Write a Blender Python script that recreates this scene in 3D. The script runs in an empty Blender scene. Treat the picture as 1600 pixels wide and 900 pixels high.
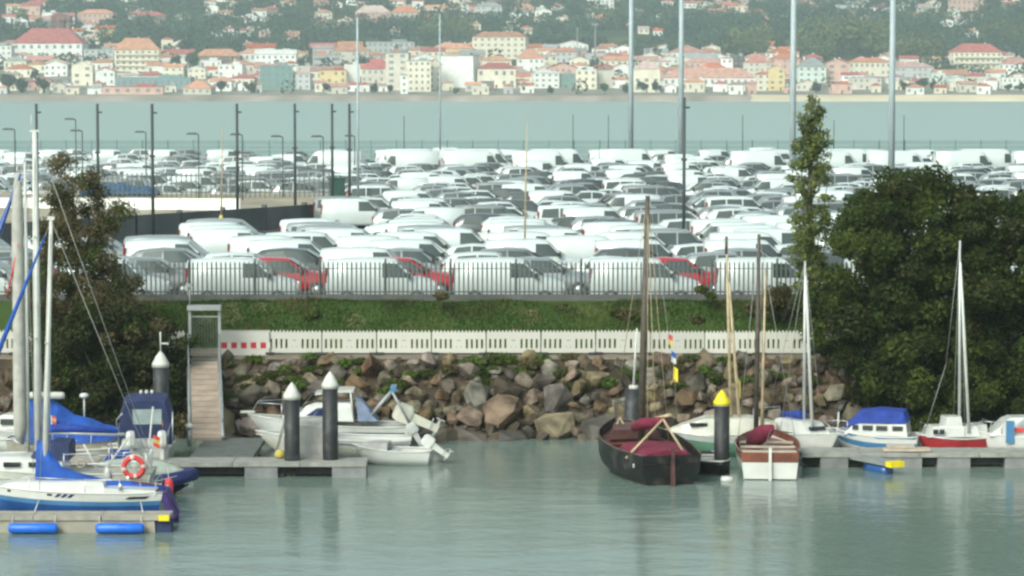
import bpy, bmesh, math, random
import numpy as np
from mathutils import Vector, Matrix, noise

R = math.radians
rnd = random.Random(7)
scene = bpy.context.scene
COL = scene.collection

# ------------------------------------------------------------------ camera
CAM_Z = 12.8                      # metres above the harbour water (z = 0)
F_PX = 4500.0                     # focal length in photo pixels (photo 1600 x 900)
PITCH = math.atan(324.0 / F_PX)   # the horizon lies above the middle of the picture
cam_data = bpy.data.cameras.new('camera')
cam_data.sensor_width = 36.0
cam_data.lens = F_PX / 1600.0 * 36.0
cam_data.clip_start = 0.5
cam_data.clip_end = 20000.0
cam = bpy.data.objects.new('camera', cam_data)
cam.location = (0, 0, CAM_Z)
cam.rotation_euler = (math.pi / 2 - PITCH, 0, 0)
COL.objects.link(cam)
scene.camera = cam

# ------------------------------------------------------------------ sky, sun, exposure
SUN_EL, SUN_AZ = R(38), R(214)    # azimuth clockwise from +Y: behind the camera, to its left
world = bpy.data.worlds.new('World')
scene.world = world
world.use_nodes = True
wt = world.node_tree
wt.nodes.clear()
w_out = wt.nodes.new('ShaderNodeOutputWorld')
w_bg = wt.nodes.new('ShaderNodeBackground')
w_sky = wt.nodes.new('ShaderNodeTexSky')
w_sky.sky_type = 'NISHITA'
w_sky.sun_disc = False
w_sky.sun_elevation = SUN_EL
w_sky.sun_rotation = SUN_AZ
w_sky.air_density = 1.0
w_sky.dust_density = 4.0
w_sky.ozone_density = 1.0
w_hsv = wt.nodes.new('ShaderNodeHueSaturation')       # thin cloud: a paler, greyer sky all over
w_hsv.inputs['Saturation'].default_value = 0.42
w_bg.inputs['Strength'].default_value = 0.13
wt.links.new(w_sky.outputs[0], w_hsv.inputs['Color'])
w_tint = wt.nodes.new('ShaderNodeMix'); w_tint.data_type = 'RGBA'; w_tint.blend_type = 'MULTIPLY'; w_tint.inputs[0].default_value = 1.0
w_tint.inputs[7].default_value = (0.90, 1.03, 0.97, 1)      # the photograph's cool, slightly green daylight
wt.links.new(w_hsv.outputs[0], w_tint.inputs[6])
wt.links.new(w_tint.outputs[2], w_bg.inputs['Color'])
wt.links.new(w_bg.outputs[0], w_out.inputs['Surface'])

sun_data = bpy.data.lights.new('sun', 'SUN')
sun_data.energy = 1.15
sun_data.angle = R(25)
sun_data.color = (1.0, 0.96, 0.88)
sun = bpy.data.objects.new('sun', sun_data)
sd = Vector((math.sin(SUN_AZ) * math.cos(SUN_EL), math.cos(SUN_AZ) * math.cos(SUN_EL), math.sin(SUN_EL)))
sun.rotation_euler = sd.to_track_quat('Z', 'Y').to_euler()
sun.location = (0, 0, 60)
COL.objects.link(sun)

scene.view_settings.view_transform = 'Standard'
scene.view_settings.look = 'None'
scene.view_settings.gamma = 1.0
scene.view_settings.exposure = 0.84
scene.view_settings.use_curve_mapping = False
scene.render.engine = 'CYCLES'
scene.cycles.use_denoising = True
scene.cycles.max_bounces = 6
scene.cycles.diffuse_bounces = 3
scene.cycles.glossy_bounces = 3
scene.cycles.transmission_bounces = 3
scene.cycles.transparent_max_bounces = 6
scene.cycles.volume_bounces = 0
scene.cycles.pixel_filter_type = 'GAUSSIAN'
scene.cycles.filter_width = 2.9

# ------------------------------------------------------------------ pixel -> place
CP, SP = math.cos(PITCH), math.sin(PITCH)
def ray(px, py):
    u = (px - 800.0) / F_PX; v = (450.0 - py) / F_PX
    return Vector((u, CP + v * SP, -SP + v * CP))
def at(px, py, D):
    """the point seen at a photo pixel, at the distance y = D from the camera"""
    d = ray(px, py); k = D / d.y
    return Vector((d.x * k, D, CAM_Z + d.z * k))
def onz(px, py, z):
    d = ray(px, py); k = (z - CAM_Z) / d.z
    return Vector((d.x * k, d.y * k, z))
def X(px, D): return at(px, 450, D).x
def Z(py, D): return at(800, py, D).z

# ------------------------------------------------------------------ mesh builder
class MB:
    def __init__(self): self.v = []; self.f = []; self.m = []; self.cur = 0; self.sm = []
    def mat(self, i): self.cur = i; return self
    def face(self, idx, smooth=False):
        self.f.append(tuple(idx)); self.m.append(self.cur); self.sm.append(smooth)
    def add(self, pts):
        n = len(self.v); self.v.extend([tuple(p) for p in pts]); return n
    def poly(self, pts):
        n = self.add(pts); self.face(range(n, n + len(pts))); return self
    def box(self, c, s, rot=None, taper=1.0):
        hx, hy, hz = s[0] / 2, s[1] / 2, s[2] / 2
        P = [Vector((x * (taper if z > 0 else 1), y * (taper if z > 0 else 1), z)) for z in (-hz, hz) for (x, y) in ((-hx, -hy), (hx, -hy), (hx, hy), (-hx, hy))]
        if rot is not None:
            M = rot if isinstance(rot, Matrix) else Matrix.Rotation(rot, 3, 'Z')
            P = [M @ p for p in P]
        c = Vector(c); n = self.add([p + c for p in P])
        for q in ((3, 2, 1, 0), (4, 5, 6, 7), (0, 1, 5, 4), (1, 2, 6, 5), (2, 3, 7, 6), (3, 0, 4, 7)):
            self.face([n + i for i in q])
        return self
    def rings(self, rings, closed=True, cap=(True, True), smooth=True, mats=None):
        k = len(rings[0]); n = self.add([p for r in rings for p in r])
        for i in range(len(rings) - 1):
            for j in range(k if closed else k - 1):
                a = n + i * k + j; b = n + i * k + (j + 1) % k
                if mats: self.cur = mats[j] if not callable(mats) else mats(i, j)
                self.face((a, b, b + k, a + k), smooth)
        if closed and cap[0]: self.face([n + j for j in range(k)][::-1])
        if closed and cap[1]: self.face([n + (len(rings) - 1) * k + j for j in range(k)])
        return self
    def tube(self, pts, r, n=6, smooth=True):
        pts = [Vector(p) for p in pts]
        rr = r if isinstance(r, (list, tuple)) else [r] * len(pts)
        out = []
        for i, p in enumerate(pts):
            d = (pts[min(i + 1, len(pts) - 1)] - pts[max(i - 1, 0)])
            d.normalize() if d.length > 1e-9 else None
            a = Vector((0, 0, 1)) if abs(d.z) < 0.9 else Vector((1, 0, 0))
            u = d.cross(a).normalized(); w = d.cross(u).normalized()
            out.append([p + (u * math.cos(2 * math.pi * j / n) + w * math.sin(2 * math.pi * j / n)) * rr[i] for j in range(n)])
        return self.rings(out, smooth=smooth)
    def lathe(self, prof, c=(0, 0, 0), n=16, axis='Z', smooth=True):
        c = Vector(c); out = []
        for (r, h) in prof:
            ring = []
            for j in range(n):
                a = 2 * math.pi * j / n; x, y = r * math.cos(a), r * math.sin(a)
                ring.append(c + (Vector((x, y, h)) if axis == 'Z' else Vector((x, h, y)) if axis == 'Y' else Vector((h, x, y))))
            out.append(ring)
        return self.rings(out, smooth=smooth)
    def prism(self, prof, y0, y1, axis='Y'):
        """a polygon in (a, z) drawn out along Y (a = x) or X (a = y)"""
        mk = (lambda a, z, t: (a, t, z)) if axis == 'Y' else (lambda a, z, t: (t, a, z))
        self.rings([[mk(a, z, y0) for a, z in prof], [mk(a, z, y1) for a, z in prof]], smooth=False)
        return self
    def torus(self, c, Rr, r, M=None, n=20, k=8, matf=None):
        c = Vector(c); g = []
        for i in range(n):
            a = 2 * math.pi * i / n; row = []
            for j in range(k):
                b = 2 * math.pi * j / k
                p = Vector(((Rr + r * math.cos(b)) * math.cos(a), r * math.sin(b), (Rr + r * math.cos(b)) * math.sin(a)))
                row.append(c + (M @ p if M is not None else p))
            g.append(row)
        g.append(g[0])
        return self.rings(g, cap=(False, False), mats=matf)
    def build(self, name, mats, parent=None, loc=None, data_only=False):
        me = bpy.data.meshes.new(name)
        me.from_pydata(self.v, [], self.f)
        for mt in (mats if isinstance(mats, (list, tuple)) else [mats]): me.materials.append(mt)
        me.polygons.foreach_set('material_index', self.m)
        me.polygons.foreach_set('use_smooth', self.sm)
        me.update()
        bm = bmesh.new(); bm.from_mesh(me); bmesh.ops.recalc_face_normals(bm, faces=bm.faces[:]); bm.to_mesh(me); bm.free()
        if data_only: return me
        return link(name, me, parent, loc)

def link(name, data, parent=None, loc=None):
    o = bpy.data.objects.new(name, data); COL.objects.link(o)
    if parent is not None: o.parent = parent
    if loc is not None: o.location = loc
    return o
def empty(name, loc=(0, 0, 0), rz=0.0):
    o = bpy.data.objects.new(name, None); COL.objects.link(o)
    o.location = loc; o.rotation_euler = (0, 0, rz); o.empty_display_size = 0.2
    return o
def tag(o, label=None, cat=None, group=None, kind=None):
    if label: o['label'] = label
    if cat: o['category'] = cat
    if group: o['group'] = group
    if kind: o['kind'] = kind
    return o
KIDS = {}
def copy_tree(o, parent=None):
    c = o.copy(); COL.objects.link(c)
    if parent is not None: c.parent = parent
    for ch in o.children: copy_tree(ch, c)
    return c
ORD = ['first', 'second', 'third', 'fourth', 'fifth', 'sixth', 'seventh', 'eighth', 'ninth', 'tenth', 'eleventh', 'twelfth', 'thirteenth',
       'fourteenth', 'fifteenth', 'sixteenth', 'seventeenth', 'eighteenth', 'nineteenth', 'twentieth'] + ['twenty-' + s for s in
       ('first', 'second', 'third', 'fourth', 'fifth', 'sixth', 'seventh', 'eighth', 'ninth')] + ['thirtieth'] + ['thirty-' + s for s in
       ('first', 'second', 'third', 'fourth', 'fifth', 'sixth', 'seventh', 'eighth', 'ninth')] + ['fortieth'] + ['forty-' + s for s in
       ('first', 'second', 'third', 'fourth', 'fifth', 'sixth', 'seventh', 'eighth', 'ninth')] + ['fiftieth'] + ['fifty-' + s for s in ('first', 'second', 'third', 'fourth', 'fifth', 'sixth', 'seventh', 'eighth', 'ninth')]

# ------------------------------------------------------------------ materials
M = {}
def pm(name, base, rough=0.6, var=0.12, scale=2.0, bump=0.0, bscale=8.0, rand=0.0, metal=0.0, coat=0.0, alt=None, altpos=0.5, spec=0.5, detail=4.0, translucent=0.0, hue=0.0):
    """Principled with noise-varied base colour; rand = brightness spread per object, alt = second colour in patches"""
    mt = bpy.data.materials.new(name); mt.use_nodes = True
    nt = mt.node_tree; N = nt.nodes; L = nt.links
    b = N['Principled BSDF']
    b.inputs['Roughness'].default_value = rough
    b.inputs['Metallic'].default_value = metal
    b.inputs['Specular IOR Level'].default_value = spec
    if coat: b.inputs['Coat Weight'].default_value = coat; b.inputs['Coat Roughness'].default_value = 0.06
    tc = N.new('ShaderNodeTexCoord'); nz = N.new('ShaderNodeTexNoise')
    nz.inputs['Scale'].default_value = scale; nz.inputs['Detail'].default_value = detail
    oi = N.new('ShaderNodeObjectInfo')
    ad = N.new('ShaderNodeVectorMath'); ad.operation = 'MULTIPLY_ADD'
    L.new(oi.outputs['Random'], ad.inputs[0]); ad.inputs[1].default_value = (37.0, 19.0, 53.0)
    L.new(tc.outputs['Object'], ad.inputs[2]); L.new(ad.outputs[0], nz.inputs['Vector'])
    rp = N.new('ShaderNodeValToRGB')
    lo = [max(0, c * (1 - var * 1.6)) for c in base]; hi = [min(1, c * (1 + var * 1.6)) for c in base]
    if alt:
        e = rp.color_ramp.elements
        e[0].position = altpos - 0.09; e[0].color = (*lo, 1); e[1].position = altpos + 0.09; e[1].color = (*alt, 1)
    else:
        e = rp.color_ramp.elements
        e[0].position = 0.25; e[0].color = (*lo, 1); e[1].position = 0.75; e[1].color = (*hi, 1)
    L.new(nz.outputs['Fac'], rp.inputs[0])
    col = rp.outputs[0]
    if rand or hue:
        hs = N.new('ShaderNodeHueSaturation')
        mr = N.new('ShaderNodeMapRange'); mr.inputs['To Min'].default_value = 1 - rand; mr.inputs['To Max'].default_value = 1 + rand
        L.new(oi.outputs['Random'], mr.inputs[0]); L.new(mr.outputs[0], hs.inputs['Value']); L.new(col, hs.inputs['Color'])
        if hue:
            ml = N.new('ShaderNodeMath'); ml.operation = 'MULTIPLY'; ml.inputs[1].default_value = 7.31
            fr = N.new('ShaderNodeMath'); fr.operation = 'FRACT'
            m2 = N.new('ShaderNodeMapRange'); m2.inputs['To Min'].default_value = 0.5 - hue; m2.inputs['To Max'].default_value = 0.5 + hue
            m3 = N.new('ShaderNodeMapRange'); m3.inputs['To Min'].default_value = 0.45; m3.inputs['To Max'].default_value = 1.35
            ml2 = N.new('ShaderNodeMath'); ml2.operation = 'MULTIPLY'; ml2.inputs[1].default_value = 13.7
            fr2 = N.new('ShaderNodeMath'); fr2.operation = 'FRACT'
            L.new(oi.outputs['Random'], ml.inputs[0]); L.new(ml.outputs[0], fr.inputs[0]); L.new(fr.outputs[0], m2.inputs[0]); L.new(m2.outputs[0], hs.inputs['Hue'])
            L.new(oi.outputs['Random'], ml2.inputs[0]); L.new(ml2.outputs[0], fr2.inputs[0]); L.new(fr2.outputs[0], m3.inputs[0]); L.new(m3.outputs[0], hs.inputs['Saturation'])
        col = hs.outputs[0]
    L.new(col, b.inputs['Base Color'])
    if bump:
        n2 = N.new('ShaderNodeTexNoise'); n2.inputs['Scale'].default_value = bscale; n2.inputs['Detail'].default_value = 6.0
        L.new(ad.outputs[0], n2.inputs['Vector'])
        bp = N.new('ShaderNodeBump'); bp.inputs['Strength'].default_value = bump; bp.inputs['Distance'].default_value = 0.05
        L.new(n2.outputs['Fac'], bp.inputs['Height']); L.new(bp.outputs[0], b.inputs['Normal'])
    if translucent:
        tr = N.new('ShaderNodeBsdfTranslucent'); mx = N.new('ShaderNodeMixShader'); mx.inputs[0].default_value = translucent
        L.new(col, tr.inputs[0]); L.new(b.outputs[0], mx.inputs[1]); L.new(tr.outputs[0], mx.inputs[2])
        L.new(mx.outputs[0], N['Material Output'].inputs['Surface'])
    M[name] = mt
    return mt

# paint and plastics
pm('gelcoat', (0.57, 0.57, 0.54), 0.28, 0.10, 1.3, coat=0.3)
pm('gelcoat_cream', (0.56, 0.54, 0.46), 0.35, 0.12, 1.3, coat=0.2)
pm('gelcoat_grey', (0.42, 0.43, 0.41), 0.45, 0.12, 1.5)
pm('hull_blue', (0.02, 0.075, 0.24), 0.25, 0.18, 1.5, coat=0.3)
pm('hull_blue_light', (0.055, 0.17, 0.33), 0.3, 0.15, 1.5, coat=0.3)
pm('hull_navy', (0.012, 0.018, 0.10), 0.4, 0.2, 2)
pm('hull_black', (0.018, 0.018, 0.018), 0.5, 0.3, 2, alt=(0.05, 0.045, 0.042), altpos=0.6)
pm('hull_red', (0.30, 0.025, 0.03), 0.35, 0.15, 2)
pm('hull_green', (0.10, 0.22, 0.15), 0.5, 0.15, 2)
pm('green_stripe', (0.02, 0.25, 0.14), 0.5, 0.15, 2)
pm('varnish', (0.16, 0.045, 0.022), 0.35, 0.3, 4, coat=0.3)
pm('wood_mast', (0.075, 0.06, 0.045), 0.6, 0.3, 4)
pm('wood_dark_red', (0.085, 0.035, 0.03), 0.55, 0.3, 4)
pm('wood_spar', (0.42, 0.33, 0.21), 0.5, 0.2, 4)
pm('aluminium', (0.58, 0.59, 0.58), 0.38, 0.08, 3, metal=0.45)
pm('white_spar', (0.56, 0.56, 0.525), 0.4, 0.08, 3)
pm('sleeve_grey', (0.40, 0.39, 0.35), 0.8, 0.12, 4, bump=0.4, bscale=6)
pm('steel', (0.55, 0.56, 0.57), 0.3, 0.05, 3, metal=0.8)
pm('wire', (0.30, 0.30, 0.28), 0.5, 0.05, 3, metal=0.3)
pm('canvas_blue', (0.012, 0.075, 0.36), 0.8, 0.22, 3, bump=0.6, bscale=5)
pm('canvas_royal', (0.012, 0.042, 0.27), 0.8, 0.2, 3, bump=0.6, bscale=5)
pm('canvas_faded', (0.20, 0.25, 0.36), 0.8, 0.2, 3, bump=0.5, bscale=5)
pm('canvas_navy', (0.016, 0.026, 0.085), 0.8, 0.2, 3, bump=0.5, bscale=5)
pm('canvas_purple', (0.055, 0.025, 0.16), 0.7, 0.2, 3, bump=0.3, bscale=5)
pm('canvas_red', (0.15, 0.010, 0.034), 0.85, 0.25, 4, bump=0.8, bscale=6)
pm('canvas_grey', (0.36, 0.35, 0.33), 0.85, 0.15, 3, bump=0.8, bscale=5)
pm('canvas_greenwhite', (0.38, 0.42, 0.36), 0.8, 0.15, 3, bump=0.6, bscale=5)
pm('clear_vinyl', (0.30, 0.36, 0.36), 0.2, 0.15, 3)
pm('glass_dark', (0.018, 0.022, 0.024), 0.12, 0.2, 3, spec=0.7)
pm('rubber', (0.02, 0.02, 0.02), 0.75, 0.2, 5)
pm('orange_red', (0.55, 0.045, 0.045), 0.6, 0.15, 4)
pm('red_paint', (0.42, 0.012, 0.03), 0.5, 0.12, 4)
pm('yellow_paint', (0.78, 0.60, 0.01), 0.5, 0.10, 4)
pm('yellow_worn', (0.50, 0.40, 0.10), 0.6, 0.15, 4)
pm('white_plastic', (0.64, 0.62, 0.56), 0.55, 0.12, 1.5, alt=(0.50, 0.47, 0.40), altpos=0.66, rand=0.08)
pm('grey_plastic', (0.25, 0.25, 0.24), 0.6, 0.1, 3)
pm('fender_blue', (0.012, 0.13, 0.60), 0.4, 0.12, 4)
pm('pile_steel', (0.035, 0.036, 0.040), 0.55, 0.3, 3, bump=0.2, alt=(0.055, 0.055, 0.058), altpos=0.6)
pm('cone_white', (0.56, 0.55, 0.50), 0.5, 0.12, 3)
pm('pontoon_concrete', (0.27, 0.265, 0.24), 0.85, 0.18, 2.5, bump=0.3)
pm('pontoon_float', (0.21, 0.21, 0.21), 0.85, 0.2, 2.0, bump=0.4)
pm('deck_grey', (0.105, 0.11, 0.10), 0.85, 0.2, 2.5, bump=0.3)
pm('deck_tan', (0.31, 0.285, 0.235), 0.85, 0.15, 2.5)
pm('ramp_brown', (0.33, 0.255, 0.20), 0.85, 0.16, 2.0)
pm('galvanised', (0.30, 0.315, 0.315), 0.5, 0.12, 3, metal=0.3)
pm('tan_plank', (0.45, 0.37, 0.30), 0.75, 0.15, 4)
# ground
pm('asphalt', (0.055, 0.057, 0.058), 0.9, 0.2, 0.6, bump=0.2)
pm('dirt', (0.060, 0.046, 0.033), 0.95, 0.35, 1.2, bump=0.8, bscale=3, spec=0.12)
pm('path_gravel', (0.20, 0.17, 0.135), 0.95, 0.25, 1.0, bump=0.4, spec=0.12)
pm('bank_soil', (0.10, 0.165, 0.045), 0.95, 0.35, 0.8, bump=0.6, alt=(0.16, 0.125, 0.07), altpos=0.66, spec=0.12)
pm('rock', (0.136, 0.106, 0.073), 0.9, 0.5, 1.8, bump=1.0, bscale=5, rand=0.5, hue=0.03, spec=0.12)
pm('rock_wet', (0.075, 0.056, 0.038), 0.6, 0.4, 1.8, bump=0.8, bscale=5, rand=0.35, hue=0.02)
pm('concrete', (0.34, 0.33, 0.31), 0.9, 0.15, 1.0, bump=0.2)
pm('concrete_dark', (0.13, 0.13, 0.125), 0.9, 0.2, 1.0, bump=0.2)
pm('sand', (0.66, 0.55, 0.38), 0.95, 0.15, 0.02)
pm('seawall', (0.30, 0.25, 0.21), 0.95, 0.25, 0.05)
pm('earth_tan', (0.30, 0.265, 0.20), 0.95, 0.2, 0.5, bump=0.3)
pm('town_ground', (0.40, 0.365, 0.31), 0.95, 0.25, 0.05, alt=(0.10, 0.13, 0.06), altpos=0.60)
pm('hill_ground', (0.07, 0.085, 0.04), 0.95, 0.3, 0.012, alt=(0.10, 0.14, 0.045), altpos=0.62, spec=0.12)
# foliage
pm('leaf_dark', (0.042, 0.062, 0.014), 0.65, 0.3, 0.8, translucent=0.4, spec=0.12)
pm('leaf_olive', (0.078, 0.104, 0.022), 0.65, 0.3, 0.8, translucent=0.4, spec=0.12)
pm('leaf_brown', (0.13, 0.108, 0.052), 0.7, 0.35, 1.0, translucent=0.4, spec=0.12)
pm('leaf_bush', (0.040, 0.045, 0.015), 0.65, 0.4, 1.2, translucent=0.25, spec=0.12)
pm('leaf_poplar', (0.20, 0.24, 0.08), 0.6, 0.25, 1.5, translucent=0.5, spec=0.12)
pm('grass_green', (0.135, 0.245, 0.05), 0.7, 0.35, 0.5, translucent=0.35, alt=(0.155, 0.185, 0.05), altpos=0.62, spec=0.12)
pm('weed_green', (0.085, 0.14, 0.025), 0.7, 0.35, 1.5, translucent=0.25, spec=0.12)
pm('bark', (0.085, 0.068, 0.05), 0.9, 0.3, 4, bump=0.6)
pm('wood_far', (0.036, 0.062, 0.036), 0.8, 0.5, 0.035, spec=0.12)
pm('wood_far_light', (0.10, 0.115, 0.032), 0.8, 0.35, 0.05, spec=0.12)
pm('leaf_far', (0.036, 0.058, 0.022), 0.8, 0.45, 0.15, rand=0.35, spec=0.12)
# ================================================================== the setting: water, ground, hill
def water_mat(name, base, rough, waves):
    mt = bpy.data.materials.new(name); mt.use_nodes = True
    N = mt.node_tree.nodes; L = mt.node_tree.links; b = N['Principled BSDF']
    b.inputs['Base Color'].default_value = (*base, 1)
    b.inputs['Roughness'].default_value = rough
    b.inputs['IOR'].default_value = 1.33
    tc = N.new('ShaderNodeTexCoord')
    acc = None
    for sc, dist, det in waves:
        mp = N.new('ShaderNodeMapping'); mp.inputs['Scale'].default_value = (sc * 0.75, sc * 1.15, sc)
        nz = N.new('ShaderNodeTexNoise'); nz.inputs['Scale'].default_value = 1.0; nz.inputs['Detail'].default_value = det
        bp = N.new('ShaderNodeBump'); bp.inputs['Strength'].default_value = 1.0; bp.inputs['Distance'].default_value = dist
        L.new(tc.outputs['Object'], mp.inputs[0]); L.new(mp.outputs[0], nz.inputs['Vector']); L.new(nz.outputs['Fac'], bp.inputs['Height'])
        if acc is not None: L.new(acc, bp.inputs['Normal'])
        acc = bp.outputs[0]
    L.new(acc, b.inputs['Normal'])
    return mt
M['harbour'] = water_mat('harbour_water', (0.150, 0.200, 0.175), 0.15, ((0.9, 0.026, 4), (3.2, 0.012, 3), (0.12, 0.10, 3)))
M['sea'] = water_mat('sea_water', (0.27, 0.35, 0.318), 0.38, ((0.5, 0.14, 4), (0.012, 1.6, 4)))
mb = MB(); mb.poly([(-4200, -800, 0), (4200, -800, 0), (4200, 200, 0), (-4200, 200, 0)])
tag(mb.build('harbour_water', M['harbour']), kind='structure')
mb = MB(); mb.poly([(-4200, 200, 0), (4200, 200, 0), (4200, 1900, 0), (-4200, 1900, 0)])
tag(mb.build('sea', M['sea']), kind='structure')

LX0, LX1 = -130.0, 130.0
def strip(name, mat, prof, x0=LX0, x1=LX1, nx=60, amp=0.0, seed=0):
    mb = MB(); n = len(prof)
    g = []
    for i in range(nx + 1):
        x = x0 + (x1 - x0) * i / nx; row = []
        for k, (y, z) in enumerate(prof):
            dz = 0 if k in (0, n - 1) else amp * noise.noise(Vector((x * 0.35, y * 0.8, seed)))
            row.append((x, y, z + dz))
        g.append(row)
    mb.rings(g, closed=False)
    return tag(mb.build(name, mat), kind='structure')
embank = strip('embankment', M['dirt'], [(100.9, -2.0), (102.6, -0.3), (103.8, 0.9), (104.9, 2.0), (105.5, 2.58)], nx=200, amp=0.22)
strip('path', M['path_gravel'], [(105.5, 2.58), (105.7, 2.66), (107.2, 2.68), (108.7, 2.70)], nx=60)
bank = strip('grass_bank', M['bank_soil'], [(108.7, 2.70), (109.1, 3.1), (109.5, 3.55), (109.9, 3.95), (110.25, 4.28), (110.6, 4.34)], nx=260, amp=0.18, seed=3)
strip('car_lot', M['asphalt'], [(110.6, 4.0), (210, 4.0), (318, 4.0), (318.3, -2.0)], nx=20)

# hill across the water
SHORE = 1790.0
def hill_z(x, y):
    t = y - SHORE
    if t < 0: return -3 + t * 0.02
    base = np.interp(t, [0, 6, 12, 60, 120, 250, 420, 650, 1000, 1500, 2100, 2600], [-1.0, 1.2, 3.0, 5.0, 9.5, 25, 47, 76, 124, 190, 215, 200])
    k = min(1.0, max(0.0, (t - 40) / 200))
    n = noise.noise(Vector((x * 0.0035, y * 0.0035, 1.7))) * 13 + noise.noise(Vector((x * 0.011, y * 0.011, 4.1))) * 4
    return float(base) + n * k
def hill_hit(px, py):
    d = ray(px, py); D = SHORE + 8.0
    while D < 3300:
        p = Vector((d.x / d.y * D, D, CAM_Z + d.z / d.y * D))
        if p.z <= hill_z(p.x, p.y): return Vector((p.x, p.y, hill_z(p.x, p.y)))
        D += 3.0
    return None
ys = [SHORE + t for t in (-8, 0, 6, 12, 30, 60, 90, 120, 160, 200, 250, 310, 370, 430, 500, 580, 660, 760, 880, 1000, 1200, 1500, 1800, 2100, 2400)]
for nm_, mt_, ya_ in (('town_ground', 'town_ground', ys[:10]), ('hill', 'hill_ground', ys[9:])):
    mb = MB(); mb.rings([[(-1400 + 2800 * i / 160, y, hill_z(-1400 + 2800 * i / 160, y)) for y in ya_] for i in range(161)], closed=False)
    tag(mb.build(nm_, M[mt_]), kind='structure')

# sandy beach on the right, old stone sea wall on the left of the far shore
def shore_strip(name, mat, xa, xb, prof, nx=60):
    mb = MB(); g = []
    for i in range(nx + 1):
        x = xa + (xb - xa) * i / nx
        w = 1.0 + 0.35 * noise.noise(Vector((x * 0.02, 0, 9)))
        g.append([(x, SHORE + a * w, z * (0.85 + 0.3 * w * 0.5)) for a, z in prof])
    mb.rings(g, closed=False)
    return mb.build(name, mat)
tag(shore_strip('beach', M['sand'], X(1170, SHORE), 520, [(-16, -0.6), (-5, 1.0), (6, 2.6), (20, 4.0), (30, 2.5)]), kind='structure')
sw = shore_strip('sea_wall', M['seawall'], -520, X(1172, SHORE), [(-6, -1.0), (-5.0, 0.8), (-3.6, 1.2), (-2.4, 2.9), (4, 3.7), (14, 3.8), (24, 2.2)])
tag(sw, 'long low brown stone wall along the far waterfront below the town', 'sea wall')

# ================================================================== stones of the revetment
def hull_mesh(name, seed, n, sc, mat, noise_amt=0.0):
    r = random.Random(seed); bm = bmesh.new()
    for i in range(n):
        v = Vector((r.gauss(0, 1), r.gauss(0, 1), r.gauss(0, 1))).normalized()
        m = max(abs(v.x), abs(v.y), abs(v.z)); v = v * (0.55 + 0.45 / m) * r.uniform(0.82, 1.05)   # between ball and block
        bm.verts.new((v.x * sc[0], v.y * sc[1], v.z * sc[2]))
    res = bmesh.ops.convex_hull(bm, input=bm.verts[:])
    for v in [v for v in bm.verts if not v.link_faces]: bm.verts.remove(v)
    bmesh.ops.recalc_face_normals(bm, faces=bm.faces[:])
    me = bpy.data.meshes.new(name); bm.to_mesh(me); bm.free(); me.materials.append(mat)
    return me
ROCKS = [hull_mesh('rock', 50 + i, 22, (0.5 * a, 0.5 * b, 0.5 * c), M['rock']) for i, (a, b, c) in enumerate(
    [(1.1, .9, .8), (1.3, .8, .7), (.9, .9, .95), (1.2, 1, .6), (1, .8, 1.1), (1.45, .9, .75), (.95, 1.05, .8), (1.15, .95, .9), (1.3, 1.1, .55), (.8, .9, 1.2)])]
ROCKS_WET = []
for me in ROCKS:
    m2 = me.copy(); m2.name = 'rock'; m2.materials.clear(); m2.materials.append(M['rock_wet']); ROCKS_WET.append(m2)
rr = random.Random(11)
placed = []
def slope(t): return 102.3 + 3.2 * t, -0.28 + 2.78 * t
tries = 0
while len(placed) < 298 and tries < 90000:
    tries += 1
    t = rr.random() ** 1.25
    x = rr.uniform(-11.6, 14.4) if rr.random() < 0.97 else rr.uniform(-18.5, -16)
    q_ = rr.random(); s = (rr.uniform(1.1, 1.75) if q_ < .2 and t < .6 else rr.uniform(.7, 1.15) if q_ < 0.6 else rr.uniform(0.4, 0.7)) * (1.3 - 0.42 * t)
    if any((x - a) ** 2 + ((t - b) * 4.2) ** 2 < ((s + c) * (0.36 if tries < 20000 else 0.30 if tries < 50000 else 0.25)) ** 2 for a, b, c in placed): continue
    placed.append((x, t, s))
    y, z = slope(t)
    wet = t < 0.13 + 0.10 * rr.random()
    o = link('rock', (ROCKS_WET if wet else ROCKS)[rr.randrange(10)], embank)
    o.location = (x, y - 0.1 * s + rr.uniform(-.1, .05), z + 0.02 + rr.uniform(-.05, .12))
    o.rotation_euler = (rr.uniform(-.5, .5) + 0.6, rr.uniform(-.6, .6), rr.uniform(0, 6.28))
    o.scale = (s * rr.uniform(.9, 1.2), s * rr.uniform(.85, 1.1), s * rr.uniform(.8, 1.1))
# small stones that fill the gaps
mb = MB(); base = [ (np.array([v.co[:] for v in me.vertices]), [tuple(p.vertices) for p in me.polygons]) for me in ROCKS[:5]]
for i in range(2600):
    t = rr.random(); x = rr.uniform(-19, 17); y, z = slope(t); s = rr.uniform(.14, .34) if i % 3 else rr.uniform(.35, .62)
    vv, ff = base[i % 5]; ang = rr.uniform(0, 6.28); ca, sa = math.cos(ang), math.sin(ang)
    P = [(x + s * (ca * p[0] - sa * p[1]), y + .12 + s * (sa * p[0] + ca * p[1]), z - .03 + s * p[2]) for p in vv]
    n = mb.add(P)
    for f in ff: mb.face([n + k for k in f])
tag(mb.build('rubble', M['rock']), 'small stones filling the gaps between the boulders of the shore slope', 'rubble', kind='stuff')

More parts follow.
